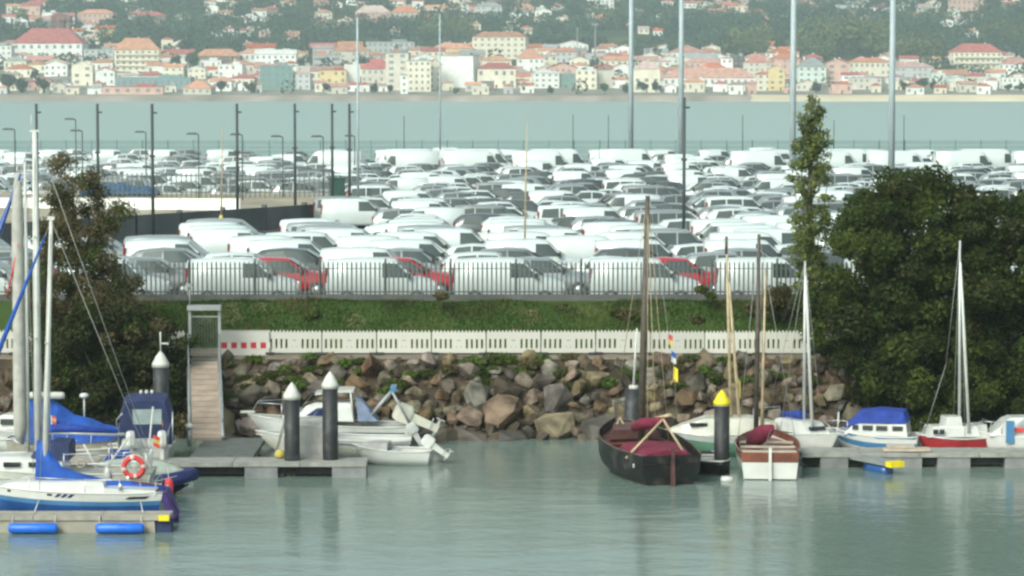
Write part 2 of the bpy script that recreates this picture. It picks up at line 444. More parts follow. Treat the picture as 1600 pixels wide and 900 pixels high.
# ================================================================== leaf clouds
def leaf_cloud(name, mats, clumps, n, size, parent=None, seed=1, flat=0.0, shell=0.55, aspect=1.6, weights=None, loc=None, kind=None):
    """n leaf-shaped faces spread through the given clumps (x, y, z, rx, ry, rz)"""
    g = np.random.default_rng(seed); C = np.array(clumps, float)
    vol = C[:, 3] * C[:, 4] + C[:, 4] * C[:, 5] + C[:, 3] * C[:, 5]
    k = g.choice(len(C), n, p=vol / vol.sum())
    d = g.normal(size=(n, 3)); d /= np.linalg.norm(d, axis=1)[:, None]
    rad = (shell + (1 - shell) * g.random(n) ** 0.5) * (1 + 0.10 * g.normal(size=n))
    P = C[k, :3] + d * C[k, 3:] * rad[:, None]
    nr = d * 0.7 + g.normal(size=(n, 3)) * 0.75 + np.array([0, 0, 0.35 + flat]); nr /= np.linalg.norm(nr, axis=1)[:, None]
    a = np.cross(nr, g.normal(size=(n, 3))); a /= np.linalg.norm(a, axis=1)[:, None]
    b = np.cross(nr, a)
    s = size * (0.6 + 0.8 * g.random(n))[:, None]
    A, B = a * s * aspect * 0.5, b * s * 0.5
    V = np.stack([P - A, P + B * 0.9 - A * 0.1, P + A, P - B * 0.9 - A * 0.1], axis=1).reshape(-1, 3)
    me = bpy.data.meshes.new(name)
    me.vertices.add(4 * n); me.vertices.foreach_set('co', V.astype(np.float32).ravel())
    me.loops.add(4 * n); me.loops.foreach_set('vertex_index', np.arange(4 * n, dtype=np.int32))
    me.polygons.add(n); me.polygons.foreach_set('loop_start', np.arange(0, 4 * n, 4, dtype=np.int32))
    me.polygons.foreach_set('loop_total', np.full(n, 4, dtype=np.int32))
    for mt in (mats if isinstance(mats, (list, tuple)) else [mats]): me.materials.append(mt)
    if isinstance(mats, (list, tuple)) and len(mats) > 1:
        cm = g.choice(len(mats), len(C), p=weights); me.polygons.foreach_set('material_index', np.where(g.random(n) < .8, cm[k], g.choice(len(mats), n, p=weights)).astype(np.int32))
    me.update(calc_edges=True); me.validate()
    o = link(name, me, parent, loc)
    if kind: o['kind'] = kind
    return o

# grass on the bank: blades as slim triangles
def grass(name, mat, n, xr, yzf, h, seed, parent=None, mask=None, w=0.03):
    g = np.random.default_rng(seed); V = []; 
    xs = g.uniform(xr[0], xr[1], n); ts = g.random(n)
    Vv = []
    for x, t, q, a, lean in zip(xs, ts, g.random(n), g.uniform(0, math.pi, n), g.normal(0, .35, n)):
        m = noise.noise(Vector((x * .55, t * 2.2, seed)))
        if mask is not None and m < mask: continue
        y, z = yzf(t, x); hh = h * (.45 + .9 * q) * (0.8 + 0.7 * max(0, m)); ww = w * (.6 + q)
        Vv += [(x - ww * math.cos(a), y - ww * math.sin(a), z - .03), (x + ww * math.cos(a), y + ww * math.sin(a), z - .03), (x + lean * hh, y + lean * .6 * hh - .03, z + hh)]
    k = len(Vv) // 3
    me = bpy.data.meshes.new(name); me.vertices.add(3 * k); me.vertices.foreach_set('co', np.array(Vv, np.float32).ravel())
    me.loops.add(3 * k); me.loops.foreach_set('vertex_index', np.arange(3 * k, dtype=np.int32))
    me.polygons.add(k); me.polygons.foreach_set('loop_start', np.arange(0, 3 * k, 3, dtype=np.int32)); me.polygons.foreach_set('loop_total', np.full(k, 3, dtype=np.int32))
    me.materials.append(mat); me.update(calc_edges=True)
    return link(name, me, parent)
bprof = [(108.7, 2.70), (109.1, 3.1), (109.5, 3.55), (109.9, 3.95), (110.25, 4.28), (110.6, 4.34)]
def bank_yz(t, x):
    y = 108.75 + 1.75 * t
    z = float(np.interp(y, [p[0] for p in bprof], [p[1] for p in bprof])) + .18 * noise.noise(Vector((x * .35, y * .8, 3)))
    return y, z
tag(grass('grass', M['grass_green'], 34000, (-19, 20), bank_yz, 0.10, 5), 'green grass growing on the bank below the palisade fence', 'grass', kind='stuff')
tag(grass('dry_grass', M['leaf_brown'], 9000, (-19, 20), bank_yz, 0.18, 8, mask=0.16), 'brown dry grass tufts scattered over the green bank', 'grass', kind='stuff')
# weeds between the stones
wc = []
for (px, py, sz) in ((400, 612, .35), (425, 585, .3), (445, 575, .25), (620, 600, .35), (640, 585, .25), (700, 575, .3), (740, 565, .45), (790, 560, .4), (830, 566, .35), (1015, 585, .3), (1105, 580, .3), (470, 600, .25), (355, 620, .3), (540, 565, .25), (600, 612, .28), (1070, 560, .22), (880, 600, .25), (1120, 590, .25)):
    t = (690 - py) / 137.0; y, z = slope(t); D = y - .25
    wc.append((X(px, D), D, z + .25, sz * 1.3, sz * .5, sz * .6))
for q in range(60):
    t = .62 + .4 * rr.random(); y, z = slope(t); sz = rr.uniform(.14, .3); wc.append((rr.uniform(-10.5, 13), y - .2, z + .16, sz * 1.8, sz * .5, sz * .6))
tag(leaf_cloud('weeds', [M['weed_green'], M['leaf_olive'], M['leaf_brown']], wc, 19000, .075, seed=4, shell=.1), 'green weeds growing between the boulders of the shore slope', 'weeds', kind='stuff')
# low scrub and rusty plants on the bank
sc = []
for (px, py, sz) in ((485, 490, .35), (975, 490, .35), (960, 485, .25), (1000, 495, .3), (1090, 500, .25), (690, 462, .3), (1210, 490, .5), (1180, 480, .4), (1095, 452, .28), (1110, 462, .25)):
    D = 109.7; sc.append((X(px, D), D - .1, Z(py, D), sz, sz * .6, sz * .6))
tag(leaf_cloud('scrub', [M['leaf_brown'], M['leaf_olive']], sc, 3000, .09, seed=9, shell=.2), 'brownish scrub plants in tufts on the grass bank', 'scrub', kind='stuff')
# ================================================================== the town across the water
for nm, c in (('white', (0.86, 0.85, 0.81)), ('cream', (0.80, 0.73, 0.58)), ('beige', (0.64, 0.59, 0.50)), ('yellow', (0.74, 0.58, 0.29)), ('pink', (0.66, 0.42, 0.35)),
              ('grey', (0.52, 0.53, 0.52)), ('pale_green', (0.62, 0.70, 0.64)), ('teal', (0.17, 0.29, 0.27)), ('blue_grey', (0.22, 0.31, 0.33)), ('brick_red', (0.26, 0.075, 0.07)), ('brown', (0.22, 0.16, 0.13)), ('dark', (0.07, 0.065, 0.07))):
    pm('wall_' + nm, c, 0.85, 0.08, 0.25, rand=0.10)
pm('roof_tile', (0.45, 0.185, 0.125), 0.85, 0.22, 0.35, rand=0.25, hue=0.012)
pm('roof_orange', (0.50, 0.24, 0.145), 0.85, 0.22, 0.35, rand=0.2)
pm('roof_red', (0.38, 0.10, 0.09), 0.8, 0.2, 0.35, rand=0.15)
pm('roof_grey', (0.30, 0.31, 0.31), 0.85, 0.15, 0.35, rand=0.2)
pm('roof_white', (0.66, 0.66, 0.63), 0.8, 0.1, 0.35)
pm('window_far', (0.23, 0.23, 0.225), 0.25, 0.2, 1.0)
pm('window_lightframe', (0.10, 0.12, 0.13), 0.3, 0.2, 1.0)
pm('door_far', (0.12, 0.08, 0.05), 0.7, 0.2, 1.0)
mb = MB(); mb.box((0, 0, 0), (1, 1, 1)); WIN = mb.build('window', M['window_far'], data_only=True)
mb = MB(); mb.box((0, 0, 0), (1, 1, 1)); DOOR = mb.build('door', M['door_far'], data_only=True)
mb = MB(); mb.box((0, 0, 0), (1, 1, 1)); mb.box((0, 0, .56), (1.3, 1.3, .12)); CHIM = mb.build('chimney', M['wall_white'], data_only=True)
HOUSES = []      # px0, px1, ytop, ybase, world position, W, depth
rt = random.Random(23)
WORDS = {'white': 'white', 'cream': 'cream', 'beige': 'beige', 'yellow': 'yellow', 'pink': 'pink', 'grey': 'grey', 'pale_green': 'pale green', 'teal': 'teal', 'blue_grey': 'blue grey', 'brick_red': 'dark red', 'brown': 'brown', 'dark': 'dark'}
def building(px0, px1, ybase, h_px, wall, roof='hip', roofm='roof_tile', rise=0.0, rows=0, cols=0, label=None, deep=None, name='house', cat='house', ridge='x', group=None, rz=None, balc=False, blank=False, wfrac=0.38):
    p = hill_hit((px0 + px1) / 2, ybase)
    if p is None: return None
    s = F_PX / p.y; W = (px1 - px0) / s; H = h_px / s
    Dp = deep if deep else min(14.0, max(7.0, W * 0.75))
    if rz is None: rz = R(rt.uniform(-8, 8))
    root = empty(name, (p.x, p.y + Dp / 2, p.z), rz)
    wm, rm = M['wall_' + wall], M[roofm]
    gable = roof == 'gable' and ridge == 'y'
    rise = rise or (min(W, Dp) * 0.24 if roof in ('gable', 'hip') else 0.5)
    mb = MB(); mb.box((0, 0, H / 2 - 3), (W, Dp, H + 6))
    if roof == 'gable':
        if ridge == 'x':
            for sx in (-1, 1): mb.poly([(sx * W / 2, -Dp / 2, H), (sx * W / 2, Dp / 2, H), (sx * W / 2, 0, H + rise)])
        else:
            for sy in (-1, 1): mb.poly([(-W / 2, sy * Dp / 2, H), (W / 2, sy * Dp / 2, H), (0, sy * Dp / 2, H + rise)])
    mb.build('wall', wm, root)
    mb = MB(); o = 0.45; t = 0.22
    if roof == 'hip':
        k = min(W, Dp) / 2
        a = W / 2 + o; b = Dp / 2 + o; rx = max(0.3, W / 2 - k); ry = max(0.3, Dp / 2 - k)
        mb.rings([[(-a, -b, H - .1), (a, -b, H - .1), (a, b, H - .1), (-a, b, H - .1)], [(-a, -b, H + .15), (a, -b, H + .15), (a, b, H + .15), (-a, b, H + .15)],
                  [(-rx, -ry, H + rise), (rx, -ry, H + rise), (rx, ry, H + rise), (-rx, ry, H + rise)]], smooth=False)
    elif roof == 'gable':
        prof = [(-1, 0.03), (0, 1), (1, 0.03), (1, 0.03 - t / rise), (0, 1 - t / rise), (-1, 0.03 - t / rise)]
        if ridge == 'x': mb.prism([(q * (Dp / 2 + o), H + z * rise + t) for q, z in prof], -W / 2 - o, W / 2 + o, axis='X')
        else: mb.prism([(q * (W / 2 + o), H + z * rise + t) for q, z in prof], -Dp / 2 - o, Dp / 2 + o, axis='Y')
    else:
        mb.box((0, 0, H + .2), (W + .5, Dp + .5, .5))
        mb.box((W * .2, Dp * .1, H + 1.2), (W * .3, Dp * .4, 1.6))
    ro = mb.build('roof', rm, root)
    if roof in ('hip', 'gable') and rt.random() < .6:
        c = link('chimney', CHIM, ro); c.location = (W * rt.uniform(-.3, .3), Dp * .1, H + rise * .95); c.scale = (.8, .8, 1.6)
    if not blank:
        if not rows: rows = max(1, int(H / 3.3))
        if not cols: cols = max(1, int(W / 3.6))
        for r_ in range(rows):
            for c_ in range(cols):
                x = -W / 2 + W * (c_ + .5) / cols; z = H * (r_ + .55) / rows
                if r_ == 0 and c_ == cols // 2 and name == 'house':
                    d = link('door', DOOR, root); d.location = (x, -Dp / 2 - .02, 1.1); d.scale = (1.1, .2, 2.2); continue
                if rt.random() < .12 and name == 'house': continue
                w_ = link('window', WIN, root); w_.location = (x, -Dp / 2 - .02, z); w_.scale = (W / cols * wfrac, .24, H / rows * .42)
        if balc:
            for r_ in range(rows):
                m2 = MB(); m2.box((0, -Dp / 2 - .75, H * r_ / rows + .1), (W * .96, 1.5, .2)); m2.box((0, -Dp / 2 - 1.45, H * r_ / rows + .6), (W * .96, .12, .9))
                m2.build('balcony', wm, root)
        # two windows on each side wall
        for sx in (-1, 1):
            for r_ in range(min(rows, 4)):
                w_ = link('window', WIN, root); w_.location = (sx * (W / 2 + .02), -Dp * .2, H * (r_ + .55) / rows); w_.scale = (.24, 1.1, H / rows * .42)
    tag(root, label, cat, group)
    HOUSES.append((px0, px1, ybase - h_px - 4, ybase, p, W, Dp, root))
    return root
def B(px0, px1, yt, yb, wall, label, **k): return building(px0, px1, yb, yb - yt, wall, label=label, **k)

B(-40, 18, 72, 104, 'white', 'plain white block at the edge of the town beside the long red roof', roof='flat', roofm='roof_grey', name='apartment_building', cat='building', rz=0)
B(20, 130, 68, 92, 'white', 'long white building under a wide dark red tiled roof', roofm='roof_red', rise=11, deep=24, cols=9, rows=2, name='school_building', cat='building', rz=R(-3))
B(132, 178, 78, 95, 'grey', 'low grey building right of the long red roof', roof='flat', roofm='roof_grey', name='low_building', cat='building')
B(178, 247, 78, 112, 'cream', 'orange and cream apartment block with stepped red roof', roofm='roof_orange', rise=8, rows=4, cols=7, balc=True, name='apartment_building', cat='building', rz=R(4))
B(180, 298, 122, 139, 'blue_grey', 'long low blue green building on the waterfront', roof='flat', roofm='wall_teal', rows=1, cols=12, deep=22, name='market_hall', cat='building', rz=0)
B(160, 255, 136, 148, 'pink', 'low shed with a bright red band in front of the blue green hall', roof='flat', roofm='roof_red', rows=1, cols=6, deep=8, name='shed', cat='shed', rz=0)
B(112, 145, 103, 134, 'cream', 'cream house front with tall window strip under a rounded top', roof='gable', ridge='y', roofm='wall_cream', rows=3, cols=2, rz=0)
B(150, 180, 112, 134, 'white', 'white gabled house right of the rounded cream front', roof='gable', ridge='y')
B(148, 181, 46, 56, 'yellow', 'bright yellow house with red roof among trees', roof='gable')
B(80, 110, 26, 46, 'brick_red', 'dark red house high on the slope', roof='gable', ridge='y', roofm='roof_grey')
B(20, 43, 33, 46, 'white', 'small white gabled house above the long red roof', roof='gable', ridge='y')
B(122, 178, 22, 38, 'pink', 'pink terrace of houses stepping down the slope', roofm='roof_orange', deep=14)
B(208, 258, 25, 38, 'brown', 'red roofed house in the trees left of the pale patch', roofm='roof_red')
B(304, 376, 88, 100, 'brown', 'brown house with two white gables under one red roof', roofm='roof_orange', rise=5)
B(342, 380, 102, 122, 'white', 'white round-cornered house below the brown house', roof='flat', roofm='roof_white')
B(320, 366, 128, 137, 'white', 'low white house with a tan roof on the waterfront', roofm='roof_orange')
B(288, 332, 138, 148, 'beige', 'wide tan roofed shed at the water beside the low blue green hall', roofm='roof_orange', rise=5, name='shed', cat='shed')
B(398, 462, 86, 104, 'white', 'white villa with several white gables above the green block', roof='gable', roofm='roof_white')
B(405, 456, 103, 140, 'teal', 'dark green block with a cream corner on the waterfront', roof='flat', roofm='roof_grey', name='apartment_building', cat='building', rz=R(6))
B(456, 486, 116, 140, 'grey', 'grey house with red roof right of the green block', roofm='roof_tile')
B(488, 530, 88, 108, 'grey', 'grey flat-roofed block with dark window strips', roof='flat', roofm='roof_grey', rows=2, cols=3, wfrac=.8, name='apartment_building', cat='building')
B(520, 574, 80, 100, 'beige', 'broad house under a bright orange red roof', roofm='roof_orange', rise=7)
B(498, 540, 110, 132, 'yellow', 'yellow fronted house near the water beside the tall white wall', roof='flat', roofm='roof_tile')
B(538, 562, 102, 130, 'white', 'narrow white house with blank front near the yellow house', roof='flat', roofm='roof_white', blank=True)
B(566, 612, 108, 130, 'beige', 'house with a rounded dark red roof', roofm='roof_red', rise=7)
B(572, 646, 66, 84, 'grey', 'pale grey terrace with a small red turret', roof='flat', roofm='roof_grey', rows=2, cols=9, name='apartment_building', cat='building')
B(604, 640, 84, 142, 'beige', 'tall beige apartment block with blank side', roof='flat', roofm='roof_grey', rows=6, cols=2, name='apartment_building', cat='building')
B(636, 672, 96, 144, 'cream', 'cream apartment block with small dark windows', roof='flat', roofm='roof_grey', rows=5, cols=4, name='apartment_building', cat='building')
B(626, 637, 118, 147, 'white', 'thin white tower with a dark lantern at the waterfront', roofm='roof_grey', rows=3, cols=1, name='tower', cat='tower', rz=0)
B(668, 690, 102, 140, 'cream', 'narrow cream house left of the tall blank white front', roof='gable', ridge='y', roofm='roof_tile', rise=4)
B(676, 740, 76, 90, 'yellow', 'ochre building behind the tall blank white front', roofm='roof_orange', rise=4)
B(688, 745, 88, 137, 'white', 'tall white building with a blank bright front wall', roof='flat', roofm='roof_grey', rows=5, cols=4, blank=True, deep=14, name='apartment_building', cat='building', rz=R(-16))
B(740, 824, 58, 92, 'cream', 'large cream building with red roof high above the centre', roofm='roof_tile', rise=4, rows=4, cols=8, name='apartment_building', cat='building', rz=R(-10))
B(746, 806, 108, 138, 'cream', 'cream waterfront building with red roof right of the white front', roofm='roof_red', rise=4, rows=2, cols=5)
B(738, 764, 136, 148, 'cream', 'low cream annex with arches at the water', roof='flat', roofm='roof_white', rows=1, cols=3)
B(808, 850, 92, 112, 'white', 'white house under a steep orange roof', roofm='roof_orange', rise=7)
B(832, 872, 114, 138, 'white', 'bright white house with dark green neighbour on the waterfront', roof='hip', roofm='roof_white', rise=2)
B(872, 898, 116, 138, 'teal', 'dark green house front between two white houses', roof='flat', roofm='roof_grey')
B(860, 906, 82, 98, 'grey', 'red roofed grey house below the wooded hill', roofm='roof_tile')
B(900, 932, 110, 140, 'cream', 'cream square block on the waterfront', roof='flat', roofm='roof_white', name='apartment_building', cat='building', rz=0)
B(932, 956, 110, 138, 'beige', 'beige blank block beside the cream square block', roof='flat', roofm='roof_grey', blank=True, name='apartment_building', cat='building', rz=0)
B(936, 986, 92, 104, 'beige', 'long low house with raspberry red roof', roofm='roof_red', rise=4)
B(960, 985, 104, 122, 'white', 'white gabled house by the tall light mast', roof='gable', ridge='y', rows=1, cols=2)
B(990, 1032, 108, 145, 'cream', 'cream house with arcade and red roof', roofm='roof_tile', rise=5, rows=3, cols=3)
B(1036, 1180, 122, 136, 'white', 'long white hall under a red hip roof on the waterfront', roofm='roof_tile', rise=6.5, deep=20, rows=1, cols=14, name='market_hall', cat='building', rz=0)
B(1070, 1130, 98, 108, 'pink', 'pink houses with shallow red roofs behind the long hall', roofm='roof_tile')
B(1128, 1146, 92, 112, 'white', 'white house with round windows beside the dark tower', rows=2, cols=2, roofm='roof_tile')
B(1146, 1163, 88, 112, 'dark', 'dark square tower house above the long hall', roof='flat', roofm='roof_grey', name='tower', cat='tower')
B(1163, 1206, 98, 122, 'beige', 'red roofed house right of the dark tower', roofm='roof_tile', rise=4)
B(1182, 1204, 116, 142, 'cream', 'pale house at the end of the long hall', roofm='roof_tile')
B(1204, 1250, 92, 116, 'pink', 'pink house with red roof behind the poplar top', roofm='roof_tile', rise=4)
B(1200, 1226, 108, 142, 'yellow', 'pale yellow gabled house by the beach', roof='gable', ridge='y', roofm='roof_tile')
B(1247, 1291, 105, 130, 'pale_green', 'pale green white block with two rows of windows', roof='hip', roofm='roof_grey', rise=6, rows=3, cols=4, name='apartment_building', cat='building', rz=0)
B(1290, 1327, 100, 128, 'pink', 'pink gabled house with two small upper windows', roof='gable', ridge='y', roofm='roof_tile', rows=3, cols=2, rz=0)
B(1326, 1392, 98, 120, 'cream', 'terrace with one long red roof near the light mast', roofm='roof_tile', rise=3, rows=2, cols=8, rz=0)
B(1330, 1376, 122, 140, 'beige', 'beige houses in front of the long red roof terrace', roof='flat', roofm='roof_grey')
B(1400, 1460, 106, 122, 'grey', 'dark fronted house with shallow red roof in the trees', roofm='roof_tile', rise=3)
B(1455, 1476, 116, 134, 'pale_green', 'small pale green house below the hotel', roof='flat', roofm='roof_white')
B(1488, 1564, 82, 118, 'cream', 'large hotel with four rows of balconies and red roof', roofm='roof_red', rise=6, rows=4, cols=9, balc=True, name='hotel', cat='hotel', rz=R(5))
B(1484, 1506, 124, 136, 'white', 'white house front below the hotel', roof='gable', ridge='y', roofm='roof_white')
B(1536, 1558, 124, 136, 'white', 'white gable half hidden by the waterfront trees', roof='gable', ridge='y', roofm='roof_white')
B(1562, 1612, 100, 120, 'white', 'white building with red roof right of the hotel', roofm='roof_tile', rise=5)
B(1566, 1604, 122, 140, 'white', 'white house with dark window gaps by the beach', roof='flat', roofm='roof_white', rows=2, cols=5)
B(555, 610, 20, 38, 'pink', 'left of two red roofed terraces high on the hill', roofm='roof_tile', rise=6, rz=0)
B(610, 656, 20, 36, 'beige', 'right of two red roofed terraces high on the hill', roofm='roof_tile', rise=6, rz=0)
B(655, 718, 14, 20, 'white', 'long white terrace with orange roof on the upper slope', roofm='roof_orange')
B(745, 785, 10, 30, 'grey', 'grey stone house in the trees at the top', roof='hip', roofm='roof_grey')
B(360, 402, 26, 34, 'white', 'white roofed shed on the upper slope', roof='flat', roofm='roof_white', name='shed', cat='shed')
B(905, 936, 10, 18, 'white', 'red roofed white house at the top centre', roofm='roof_red')
B(930, 958, -6, 12, 'white', 'white block at the upper edge left of the tall light mast', roof='flat', roofm='roof_white')
B(1150, 1168, 10, 28, 'cream', 'cream house with orange roof on the upper right slope', roofm='roof_orange')
B(1168, 1200, 20, 28, 'pink', 'pink house on the upper slope beside the cream one', roofm='roof_red')
B(1486, 1540, 0, 18, 'pink', 'pink villa on the upper slope above the hotel', roofm='roof_tile')
B(1480, 1500, 16, 28, 'white', 'white gabled house below the pink villa', roof='gable', ridge='y')
B(1332, 1356, 4, 16, 'white', 'white gable in the upper trees left of the light mast', roof='gable', ridge='y', roofm='roof_white')
# smaller houses between them
fill = []
def free(px, w, yt, yb):
    for (a, b, t, u, *_r) in HOUSES:
        ov = min(px + w / 2, b) - max(px - w / 2, a)
        if ov > 0 and abs(yb - u) < 4.5 and ov > .15 * w: return False
        if ov > .35 * (b - a) and yb > u and yt < u - 4 and u - t > 16: return False
    return True
zones = [(0, 1600, 137, 148, 56, (14, 36), (8, 16)), (0, 1600, 104, 136, 86, (22, 46), (9, 18)), (0, 460, 58, 104, 14, (16, 34), (8, 14)), (440, 1000, 84, 106, 16, (18, 38), (8, 13)),
         (1190, 1600, 92, 112, 14, (16, 34), (8, 13)), (0, 140, 2, 48, 12, (18, 34), (8, 13)), (190, 480, 4, 40, 14, (16, 30), (7, 12)), (480, 860, 4, 56, 16, (16, 32), (7, 12)),
         (860, 1220, 2, 40, 14, (16, 32), (7, 12)), (1220, 1600, 2, 40, 16, (16, 32), (7, 12)),
         (0, 1600, 96, 138, 80, (26, 58), (8, 15)), (380, 1240, 80, 100, 22, (24, 50), (7, 12)), (0, 1600, 2, 60, 60, (14, 26), (6, 10))]
wl = ['white'] * 8 + ['cream'] * 5 + ['beige'] * 2 + ['pink'] * 2 + ['grey', 'brown']
rl = ['roof_tile'] * 5 + ['roof_orange'] * 3 + ['roof_red'] * 2 + ['roof_grey']
where = ['on the waterfront', 'in mid-town', 'on the lower-left slope', 'above mid-town', 'above the beach', 'at the upper-left corner', 'on the upper-left slope', 'high above mid-town', 'high beside the masts', 'high above the hotel', 'in mid-town', 'above mid-town', 'on the wooded slope']
for zi, (xa, xb, ya, yb, n, wr, hr) in enumerate(zones):
    k = 0
    for t_ in range(n * 14):
        if k >= n: break
        px = rt.uniform(xa, xb); w = rt.uniform(*wr); h = rt.uniform(*hr); y = rt.uniform(ya, yb)
        if 1262 < px < 1460 and 55 < y < 100: continue
        if not free(px, w, y - h - 5, y): continue
        wc_, rc_ = rt.choice(wl), rt.choice(rl)
        rf = rt.choice(['hip', 'gable', 'gable', 'hip', 'flat' if rt.random() < .5 else 'hip'])
        if rf == 'flat': rc_ = rt.choice(['roof_white', 'roof_grey', 'roof_tile'])
        b_ = building(px - w / 2, px + w / 2, y, h, wc_, roof=rf, roofm=rc_, ridge=rt.choice('xxy'), label='x', group=('small houses ' if zi < 10 else 'row houses ' if zi < 12 else 'villas ') + where[zi], name='house' if zi < 10 else 'row_house' if zi < 12 else 'villa')
        if b_ is None: continue
        fill.append((zi, px, wc_, rc_, rf, b_)); k += 1
RW = {'roof_tile': 'red tiled', 'roof_orange': 'orange', 'roof_red': 'dark red', 'roof_grey': 'grey', 'roof_white': 'white'}
from collections import defaultdict
byk = defaultdict(list)
for it in fill: byk[(it[0],) + it[2:5]].append(it)
for key, its in byk.items():
    its.sort(key=lambda i: i[1])
    d = f"{WORDS[key[1]]} {'house' if key[0] < 10 else 'row-house' if key[0] < 12 else 'villa'}, {RW[key[2]]} {key[3]} roof, {where[key[0]]}"
    for q, it in enumerate(its):
        it[5]['label'] = d if len(its) == 1 else d + f", {ORD[q]} such from the left"

# ------------------------------------------------------------------ woods and trees of the hill
rw = random.Random(5)
wood, wood_l, single_spots = [], [], []
def clear_of_houses(x, y, r=6):
    for (_a, _b, _t, _u, p, W, Dp, _o) in HOUSES:
        if abs(x - p.x) < W / 2 + r and -16 - r < y - p.y < Dp + r * .6: return False
    return True
for i in range(9000):
    t = 45 + 1100 * rw.random() ** 1.1; y = SHORE + t; x = rw.uniform(-1, 1) * (0.19 * y)
    nz = noise.noise(Vector((x * .006, y * .006, 3.3)))
    if t < 150 and rw.random() < .93: continue
    if t < 330 and nz < -0.15: continue
    if nz < -0.42: continue
    rad = rw.uniform(3.0, 6.0) * (1 if t < 400 else 1.25)
    if not clear_of_houses(x, y, rad): continue
    z = hill_z(x, y); pxx = 800 + F_PX * x / y; pyy = 126 - F_PX * (z - CAM_Z) / y
    light = (1140 < pxx < 1200 and 60 < pyy < 95) or (1262 < pxx < 1390 and 50 < pyy < 98) or (1395 < pxx < 1470 and 70 < pyy < 105) or (noise.noise(Vector((x * .012, y * .012, 8))) > .42)
    (wood_l if light else wood).append((x, y, z + rad * .8, rad, rad, rad * rw.uniform(.85, 1.35)))
tag(leaf_cloud('hillside_wood', M['wood_far'], wood, 62 * len(wood), 1.9, seed=21, shell=.75, aspect=1.2), 'dark green wood covering the hill above the town', 'woods', kind='stuff')
tag(leaf_cloud('autumn_wood', M['wood_far_light'], wood_l, 70 * len(wood_l), 1.9, seed=22, shell=.75, aspect=1.2), 'yellowish green clumps of trees on the lower hill at the right', 'woods', kind='stuff')
FT = []
for i in range(5):
    r_ = random.Random(70 + i)
    cl = [(r_.gauss(0, .32), r_.gauss(0, .32), 1.25 + r_.uniform(-.45, .55), r_.uniform(.35, .6), r_.uniform(.35, .6), r_.uniform(.35, .6)) for _ in range(7)]
    o = leaf_cloud('crown', M['leaf_far'], cl, 420, .26, seed=80 + i, shell=.6); FT.append(o.data); bpy.data.objects.remove(o)
mb = MB(); mb.tube([(0, 0, -.3), (0.03, 0, .5), (0, .02, 1.1)], [.10, .07, .03], 6); FTR = mb.build('trunk', M['bark'], data_only=True)
spots = [(15, 146, 11), (35, 146, 10), (68, 147, 9), (55, 128, 7), (108, 96, 6), (345, 146, 7), (392, 146, 8), (510, 147, 6), (538, 146, 5), (585, 146, 6), (609, 147, 5), (712, 147, 4), (668, 143, 3), (820, 145, 6), (860, 147, 5), (945, 147, 6), (978, 146, 6), (1005, 147, 7), (1025, 146, 7), (1275, 146, 7), (1300, 146, 6), (1320, 146, 6), (1440, 145, 8), (1460, 145, 7), (1415, 144, 7), (1515, 143, 7), (1530, 144, 6), (1575, 145, 5), (1595, 144, 6), (430, 96, 8), (545, 72, 8), (300, 108, 12), (290, 90, 12), (275, 112, 10), (325, 70, 9), (480, 92, 7), (250, 66, 8), (1050, 90, 9), (1218, 84, 9), (1475, 96, 8)]
for q, (px, py, hm) in enumerate(spots):
    p = hill_hit(px, py)
    if p is None: continue
    o = empty('tree', p, rw.uniform(0, 6)); k = hm / 2.0; o.scale = (k, k, k)
    link('trunk', FTR, o); link('crown', FT[q % 5], o)
    same = sorted(s_[0] for s_ in spots if (s_[1] > 127) == (py > 127))
    tag(o, f'single green tree, {ORD[same.index(px)]} from the left ' + ('along the far waterfront' if py > 127 else 'among the upper houses of the town'), 'tree', 'single trees of the town across the water')
ap = []
for i in range(5):
    m2 = FT[i].copy(); m2.name = 'crown'; m2.materials.clear(); m2.materials.append(M['wood_far_light']); ap.append(m2)
asp = [(1152, 94, 15), (1170, 92, 17), (1188, 95, 14), (1262, 92, 14), (1280, 94, 13), (1300, 90, 18), (1320, 86, 22), (1342, 86, 22), (1362, 90, 19), (1380, 95, 15), (1408, 102, 14), (1426, 100, 17), (1444, 100, 16), (1460, 104, 12)]
for q, (px, py, hm) in enumerate(asp):
    p = hill_hit(px, py)
    if p is None: continue
    o = empty('autumn_tree', p, rw.uniform(0, 6)); k = hm / 2.0; o.scale = (k * 1.2, k * 1.2, k * .9)
    link('trunk', FTR, o); link('crown', ap[q % 5], o)
    tag(o, f'broad yellowish green tree behind the town, {ORD[q]} from the left', 'tree', 'yellowish green trees behind the town')
# two tall floodlight columns in the town
for (px, yt, lab) in ((930, 38, 'tall thin floodlight column with flat head above the town'), (902, 44, 'fainter thin column left of the floodlight column in the town')):
    p = hill_hit(px, 104); h = Z(yt, p.y) - p.z
    o = empty('floodlight_column', p); mb = MB(); mb.tube([(0, 0, -1), (0, 0, h)], [.45, .3], 8); mb.build('pole', M['galvanised'], o)
    mb = MB(); mb.box((0, 0, h), (5 if px == 930 else 1.2, 1.0, .9)); mb.build('lamp_head', M['galvanised'], o)
    tag(o, lab, 'floodlight')
